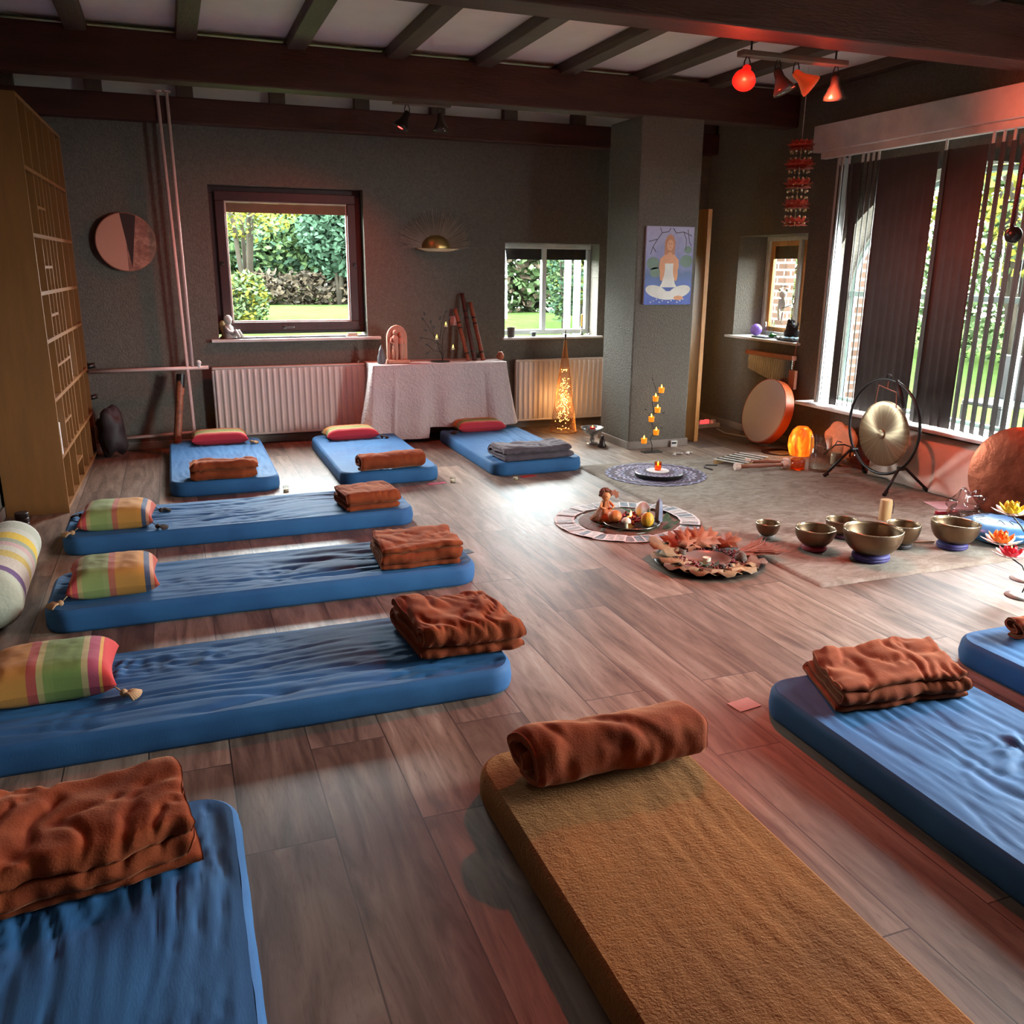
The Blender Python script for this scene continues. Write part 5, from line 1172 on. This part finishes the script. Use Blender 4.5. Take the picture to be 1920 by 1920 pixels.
B().lathe([(0, 0), (.12, .0), (.20, .035), (.215, .06), (.20, .085), (.13, .118), (.05, .13), (0, .13)], 48).build('shell', 'blue_plastic', t, smooth=True)
b = B()
for k in range(8): a = 2*pi*k/8; b.tube([(cos(a-.2)*.12, sin(a-.2)*.12, .121), (cos(a-.1)*.075, sin(a-.1)*.075, .129), (cos(a+.1)*.075, sin(a+.1)*.075, .129), (cos(a+.2)*.12, sin(a+.2)*.12, .121)], .0015, 4)
b.build('tongue_slots', 'black', t)
o = B().box(-.19, .19, -.14, .14, 0, .03).build('dark_case', 'dark_plastic', bevel=.01); o.location = (4.72, 3.80, RZ); o.rotation_euler.z = .2; tag(o, 'flat dark case behind the blue drum', 'case')
o = B().ball((0, 0, .06), .12, 20, (1, .8, .8), .9, 6).build('plastic_bag', glass_mat('thin_clear_plastic', (.9, .85, .85), .15, .15), smooth=True); o.location = (4.50, 3.93, .03); tag(o, 'crinkled clear plastic bag before the big gong', 'bag')
def lotus(name, x, y, z, r, m, label, base, stem_pts):
    t = thing(name, label, 'candle holder', base, 0, 'lotus flower candle holders on thin stems'); bx, by, bz = base; L0 = V((x-bx, y-by, z-bz))
    for ring, (n, rr_, el, L_, mm) in enumerate(((8, .25, .1, 1.0, 'white_petal'), (8, .18, .5, .85, m), (7, .12, .95, .75, m), (5, .05, 1.3, .5, 'yellow' if m == 'orange' else m))):
        b = B()
        for k in range(n):
            a = 2*pi*(k+.5*(ring % 2))/n; leaf_shape(b, L0+V((cos(a)*r*rr_, sin(a)*r*rr_, .0+ring*.004)), (cos(a)*cos(el), sin(a)*cos(el), sin(el)), r*L_, r*.55, curl=r*.25)
        b.build('petals', mm, t, smooth=True, solid=.0015)
    B().tube([V(p)-V(base) for p in stem_pts]+[L0], .0035, 8).build('stem', 'black', t, smooth=True)
    B().lathe([(0, 0), (.068, 0), (.072, .004), (.04, .014), (0, .018)], 28).build('foot', 'white_plastic', t, smooth=True)
    return t
lotus('lotus_holder', 3.71, 2.97, .37, .075, 'yellow', 'yellow lotus candle holder on a thin stem, highest at the right edge', (3.92, 3.0, 0), [(3.92, 3.0, .01), (3.93, 3.0, .18), (3.80, 2.98, .30)])
lotus('lotus_holder', 3.645, 2.95, .235, .075, 'orange', 'orange lotus candle holder with white outer petals at the right edge', (3.88, 2.87, 0), [(3.88, 2.87, .01), (3.9, 2.88, .12), (3.78, 2.92, .20)])
t = lotus('lotus_holder', 3.70, 2.93, .165, .07, 'red', 'red lotus candle holder with a lit candle, lowest at the right edge', (3.69, 2.83, 0), [(3.69, 2.83, .01), (3.745, 2.85, .07), (3.74, 2.89, .13)])
flame_obj(t, (3.70-3.69, 2.93-2.83, .185), 1.4)
# markers and tealights by the mats
for x, y, lab in ((.625, 6.04, 'small pale tealight box beside the corner of the mattress nearest the bookcase'), (1.79, 5.93, 'small tealight glass beside the corner of the middle back row mattress'), (2.25, 5.86, 'small tealight glass before the mattress with the grey blanket')):
    t = thing('tealight_glass', lab, 'tealight', (x, y, 0)); B().lathe([(0, 0), (.02, 0), (.021, .04), (.019, .04), (.018, .003), (0, .003)], 16).build('cup', 'glass', t, smooth='auto'); B().lathe([(0, .004), (.017, .004), (.017, .018), (0, .018)], 14).build('candle', 'candle', t)
for x, y, wx, wy, c, lab in ((1.67, 5.93, .14, .05, 'b33a5c', 'pink card half under the middle back row mattress'), (2.38, 5.93, .12, .05, 'c2352a', 'red card half under the mattress with the grey blanket'), (1.37, 4.36, .10, .07, '1e2a44', 'dark blue card on the floor beside the middle crosswise mattress'), (1.17, 3.28, .09, .09, '8a5a2e', 'brown card on the floor beside the nearest crosswise mattress'), (1.79, 2.36, .10, .07, 'c98a80', 'pink card sticking out at the corner of the right foreground mattress'), (1.25, 5.42, .05, .06, 'c2502a', 'orange card at the corner of the farthest crosswise mattress')):
    o = B().box(-wx/2, wx/2, -wy/2, wy/2, 0, .0015).build('paper_card', mat('card_stock_'+c, c, .6)); o.location = (x, y, .001); o.rotation_euler.z = R(8); tag(o, lab, 'card')

# ------------------------------------------------------------------ hanging chime before the blind
t = thing('wind_chime', 'dark hanging chime with a round black disc and wire ring before the blind', 'wind chime', (4.80, 4.14, 1.55))
B().lathe([(0, 0), (.04, 0), (.05, .008), (.045, .02), (0, .022)], 24, (0, 0, .165), (-1, -1, 0)).ball((0, 0, .165), .045, 16, (1, 1, .9)).build('disc', 'black', t, smooth=True)
b = B(); b.tube([(0, .11+.045*cos(a*pi/12), .09+.07*sin(a*pi/12)) for a in range(24)], .0025, 6, closed=True); b.tube([(0, .10+.04*cos(a*pi/12), .045+.02*sin(a*pi/12)) for a in range(24)], .003, 6, closed=True); b.tube([(0, .0, .16), (0, .06, .20), (0, .11, .16)], .0025, 6); b.build('wire_ring', 'iron', t)
B().tube([(0, .02, .2), (0, -.02, 1.10)], .012, 8).build('beaded_cord', mat('dark_red_beads', '5a1c18', .4, bump=(90, 1.0, .01)), t, smooth=True)
B().tube([(0, -.02, 1.10), (0, -.02, 1.345)], .002, 5).build('cord', 'iron', t)

# ------------------------------------------------------------------ ceiling spotlights
M['bulb_red'] = mat('red_hot_bulb', 'ff3018', .4, emis=((1, .16, .16), 16)); M['bulb_orange'] = mat('orange_bulb', 'ff7a40', .4, emis=((1, .42, .22), 6)); M['shell_red'] = mat('red_lit_reflector', 'b03020', .4, emis=((1, .12, .08), .6)); M['shell_orange'] = mat('orange_lit_reflector', 'c05a30', .4, emis=((1, .30, .12), .22)); M['bulb_off'] = mat('unlit_bulb_glass', '3f3530', .25)
def spot_bar(x0, x1, y, z, label, heads):
    t = thing('spotlight_bar', label, 'ceiling light', ((x0+x1)/2, y, z)); hw = (x1-x0)/2
    B().box(-hw, hw, -.03, .03, 0, .03).build('rail', mat('grey_brown_rail', '6b5348', .4), t, bevel=.004)
    for s_ in (-.8*hw, .8*hw): B().tube([(s_, 0, .03), (s_, 0, 2.895-z)], .006, 6).build('rod', 'iron', t)
    for hx, kind, d in heads:
        hx -= (x0+x1)/2; d = V(d).normalized(); pivot = V((hx, 0, -.055)); br = B()
        for s_ in (-.018, .018): br.tube([(hx+s_*.4, 0, 0), (hx+s_, 0, -.025), (hx+s_, 0, -.055)], .0035, 6)
        br.tube([(hx-.022, 0, -.055), (hx+.022, 0, -.055)], .004, 6); br.build('bracket', 'black', t)
        K = 1.22
        head = B().lathe([(.012*K, -.012), (.018*K, .0), (.021*K, .03*K), (.036*K, .062*K), (.047*K, .080*K), (.050*K, .095*K)], 28, pivot, d).build('lamp_head', {'red': 'shell_red', 'orange': 'shell_orange', 'dim': 'black', 'off': 'bulb_off'}[kind], t, smooth=True, solid=.0015)
        if kind == 'off': B().lathe([(0, -.004), (.03, .0), (.052, .008), (.056, .016), (.04, .026), (0, .03)], 24, pivot+d*.092, d).build('bulb', 'bulb_off', head, smooth=True)
        else: B().lathe([(0, -.02), (.02, -.016), (.032, .0), (.03, .012), (.018, .02), (0, .023)], 24, pivot+d*(.08 if kind != 'dim' else .098), d).build('bulb', {'red': 'bulb_red', 'orange': 'bulb_orange', 'dim': 'bulb_red'}[kind], head, smooth=True)
        if kind != 'off':
            L = bpy.data.lights.new('red_beam', 'SPOT'); e = {'red': SP[0], 'orange': SP[1], 'dim': SP[2]}[kind]; L.energy = e; L.color = (1, .11, .05) if kind != 'orange' else (1, .14, .07); L.spot_size = R(136); L.spot_blend = 1.0; L.shadow_soft_size = .045
            lo = bpy.data.objects.new('red_beam', L); COL.objects.link(lo); lo.parent = t; lo.location = pivot+d*.14; lo.rotation_euler = d.to_track_quat('-Z', 'Y').to_euler()
            if kind != 'dim':
                L = bpy.data.lights.new('bulb_glow', 'POINT'); L.energy = 8 if kind == 'red' else 2.5; L.color = (1, .08, .04); L.shadow_soft_size = .03; lo = bpy.data.objects.new('bulb_glow', L); COL.objects.link(lo); lo.parent = t; lo.location = pivot+d*.19
SP = (170, 95, 90)
spot_bar(2.96, 3.66, 4.42, 2.60, 'ceiling rail of four spotlights glowing red above the carpet', [(3.01, 'red', (-.55, -.62, -.75)), (3.21, 'off', (.3, -.3, -1)), (3.33, 'orange', (.80, -.30, -.62)), (3.60, 'off', (.2, .2, -1))])
spot_bar(1.66, 2.10, 6.92, 2.66, 'small ceiling rail with a red spotlight before the back wall', [(1.765, 'dim', (-.45, .1, -.9)), (2.02, 'off', (.0, -.1, -1))])

# ------------------------------------------------------------------ outside
def garden_z(x, y):
    return -.15+1.0*sstep(8.3, 11.6, y)*(1-sstep(5.6, 7.0, x))
b = B(); b.grid(lambda u, v_: V((-14+40*u, -12+44*v_, garden_z(-14+40*u, -12+44*v_)+.02*NZ.noise(V((u*40, v_*40, 0))))), 60, 80)
o = b.build('lawn', mat('garden_grass', '2a371a', .9, spec=0, var=(5, .3), bump=(60, .8)), smooth=True); tag(o, 'bright green lawn outside the windows', 'lawn', kind='stuff')
LC = {'g': mat('foliage_green', '303d25', .8, var=(3, .3), spec=0), 'd': mat('foliage_dark', '29392c', .8, var=(3, .3), spec=0), 'y': mat('foliage_yellow', '565520', .8, var=(3, .3), spec=0), 'b': mat('foliage_brown', '352e25', .9, var=(3, .3), spec=0), 'w': mat('bark', '332e28', .9, spec=0), 'p': mat('foliage_pale', '46523a', .8, var=(3, .3), spec=0)}
def plant(name, label, cat, loc, size, n, leaf, mats, seed, trunk=True, zmin=0.0, group=None):
    t = thing(name, label, cat, loc, 0, group); r_ = random.Random(seed); sx, sy, sz = size
    b = B()
    for k in range(n):
        while True:
            p = V((r_.uniform(-1, 1), r_.uniform(-1, 1), r_.uniform(-1, 1)))
            if p.length < 1 and p.length > .35: break
        if abs(NZ.noise(p*2.3+V((seed, 0, 0)))) < .05: continue
        c = V((p.x*sx/2, p.y*sy/2, zmin+(p.z+1)*(sz-zmin)/2)); d = V((r_.uniform(-1, 1), r_.uniform(-1, 1), r_.uniform(-.6, .6))).normalized(); s_ = d.orthogonal().normalized(); s_ = Matrix.Rotation(r_.uniform(0, 6.28), 3, d) @ s_
        L_ = leaf*r_.uniform(.6, 1.3); b.add([c, c+d*L_*.5+s_*L_*.28, c+d*L_, c+d*L_*.5-s_*L_*.28], [(0, 1, 2, 3)], r_.randrange(len(mats)))
    b.build('foliage', [LC[m] for m in mats], t)
    if trunk:
        q = B()
        for k in range(6): a = r_.uniform(0, 6.28); q.tube([(0, 0, -.05), (cos(a)*sx*.08, sin(a)*sy*.08, zmin+.3*(sz-zmin)), (cos(a)*sx*.3, sin(a)*sy*.3, zmin+.75*(sz-zmin))], [.05*sz/3, .035*sz/3, .012], 6)
        q.build('branches', LC['w'], t, smooth=True)
    return t
plant('garden_hedge', 'broad grey green hedge behind the lawn, seen in the middle of the dark framed window', 'hedge', (2.3, 17.0, .8), (6, 1.6, 1.55), 11000, .15, 'gdg', 1, zmin=.35)
plant('tree', 'yellowing tree rising behind the hedge on the left of the garden', 'tree', (1.4, 19.6, .8), (5, 2.6, 3.0), 12000, .19, 'ypyg', 2, zmin=.9)
plant('tree', 'pale autumn tree rising behind the middle of the hedge', 'tree', (4.0, 22.6, .8), (5, 2.6, 2.9), 12000, .19, 'pbyg', 3, zmin=.5)
plant('tree', 'dark bluish conifer at the right of the dark framed window view', 'tree', (2.75, 15.8, .8), (1.3, 1.0, 2.5), 6000, .13, 'dd', 4, zmin=.5)
plant('shrub', 'bright green shrub close outside the dark framed window, lower left', 'shrub', (.80, 11.2, .72), (.62, .7, .72), 2400, .075, 'gyp', 5)
plant('shrub', 'brown bare undergrowth below the hedge', 'shrub', (2.7, 16.1, .8), (5, .7, .62), 5000, .12, 'bbw', 6, trunk=False)
plant('tree', 'overhanging yellow leaves at the top left of the garden view', 'tree', (.9, 11.8, .8), (1.5, 1.2, 1.9), 1800, .07, 'yyp', 7, zmin=1.0)
plant('garden_hedge', 'green and brown bushes outside the small window', 'hedge', (5.2, 13.0, .75), (4, 1.4, 1.85), 11000, .14, 'gbpg', 8)
plant('tree', 'slim dark trunked tree just outside the small window', 'tree', (4.72, 10.6, .5), (.45, .45, 1.5), 1500, .07, 'dg', 9, zmin=.3)
plant('tree', 'bright leafy bush at the right of the small window view', 'tree', (5.15, 11.0, .6), (.7, .6, 1.4), 1800, .10, 'gyp', 10, zmin=.4)
plant('tree', 'large yellow green tree seen through the right part of the blind', 'tree', (12.0, 10.0, -.15), (5, 5, 5.0), 9000, .17, 'ypgy', 11, zmin=1.5)
plant('tree', 'yellowing tree seen through the niche window', 'tree', (10.4, 14.6, -.1), (3.2, 2.8, 4.0), 6000, .13, 'yypb', 12, zmin=.3)
plant('garden_hedge', 'clipped hedge far behind the lawn on the right side', 'hedge', (14.5, 12.5, -.15), (3, 14, 2.0), 9000, .17, 'gpg', 13, trunk=False)
for k, x in enumerate((4.30, 4.42)):
    o = B().box(x-.03, x+.03, 9.55, 9.61, .1, 2.3).build('fence_post', 'lead' if k else 'whiteframe'); tag(o, ('white' if not k else 'pale green')+' post standing outside the small window', 'post')
def brick_mat():
    T = NT('pale_brick'); v = T.co(); sp = T.n('ShaderNodeSeparateXYZ'); T.l(v, sp.inputs[0]); cb = T.n('ShaderNodeCombineXYZ'); s_ = T.n('ShaderNodeMath', operation='ADD'); T.l(sp.outputs[0], s_.inputs[0]); T.l(sp.outputs[1], s_.inputs[1]); T.l(s_.outputs[0], cb.inputs[0]); T.l(sp.outputs[2], cb.inputs[1])
    br = T.n('ShaderNodeTexBrick')
    for k, x in (('Scale', 1), ('Mortar Size', .012), ('Brick Width', .22), ('Row Height', .075)): br.inputs[k].default_value = x
    br.inputs['Color1'].default_value = (*lin('35271f'), 1); br.inputs['Color2'].default_value = (*lin('43332b'), 1); br.inputs['Mortar'].default_value = (*lin('5c554d'), 1); T.l(cb.outputs[0], br.inputs[0]); T.l(br.outputs[0], T.p.inputs['Base Color']); T.p.inputs['Roughness'].default_value = .9; T.p.inputs['Specular IOR Level'].default_value = 0; return T.m
M['brick'] = brick_mat()
o = B().box(5.47, 6.12, 6.36, 6.68, -.15, 3.1).build('brick_pier', 'brick'); tag(o, 'brick pier outside, seen at the left of the arched window', 'brick pier')
o = B().box(6.28, 6.38, 8.19, 8.9, -.15, 3.1).build('brick_pier', 'brick'); tag(o, 'brick pier outside the niche window', 'brick pier')
o = B().box(5.46, 8.2, -1.0, 6.3, -.2, -.10).build('terrace', mat('terrace_paving', '4d4d49', .9, spec=0)); o['kind'] = 'structure'
def patio_chair(x, y, label):
    t = thing('patio_chair', label, 'chair', (x, y, -.10), group='dark garden chairs on the terrace')
    B().box(-.22, .22, -.22, .22, .40, .44).build('seat', 'dark_plastic', t, bevel=.01); B().box(.18, .22, -.22, .22, .44, .85).build('backrest', 'dark_plastic', t, bevel=.01)
    for sx in (-.2, .2):
        for sy in (-.2, .2): B().box(sx-.02, sx+.02, sy-.02, sy+.02, 0, .40).build('leg', 'dark_plastic', t)
patio_chair(7.1, 6.0, 'dark garden chair on the terrace, farther one beyond the blind'); patio_chair(7.3, 5.2, 'dark garden chair on the terrace, nearer one beyond the blind')
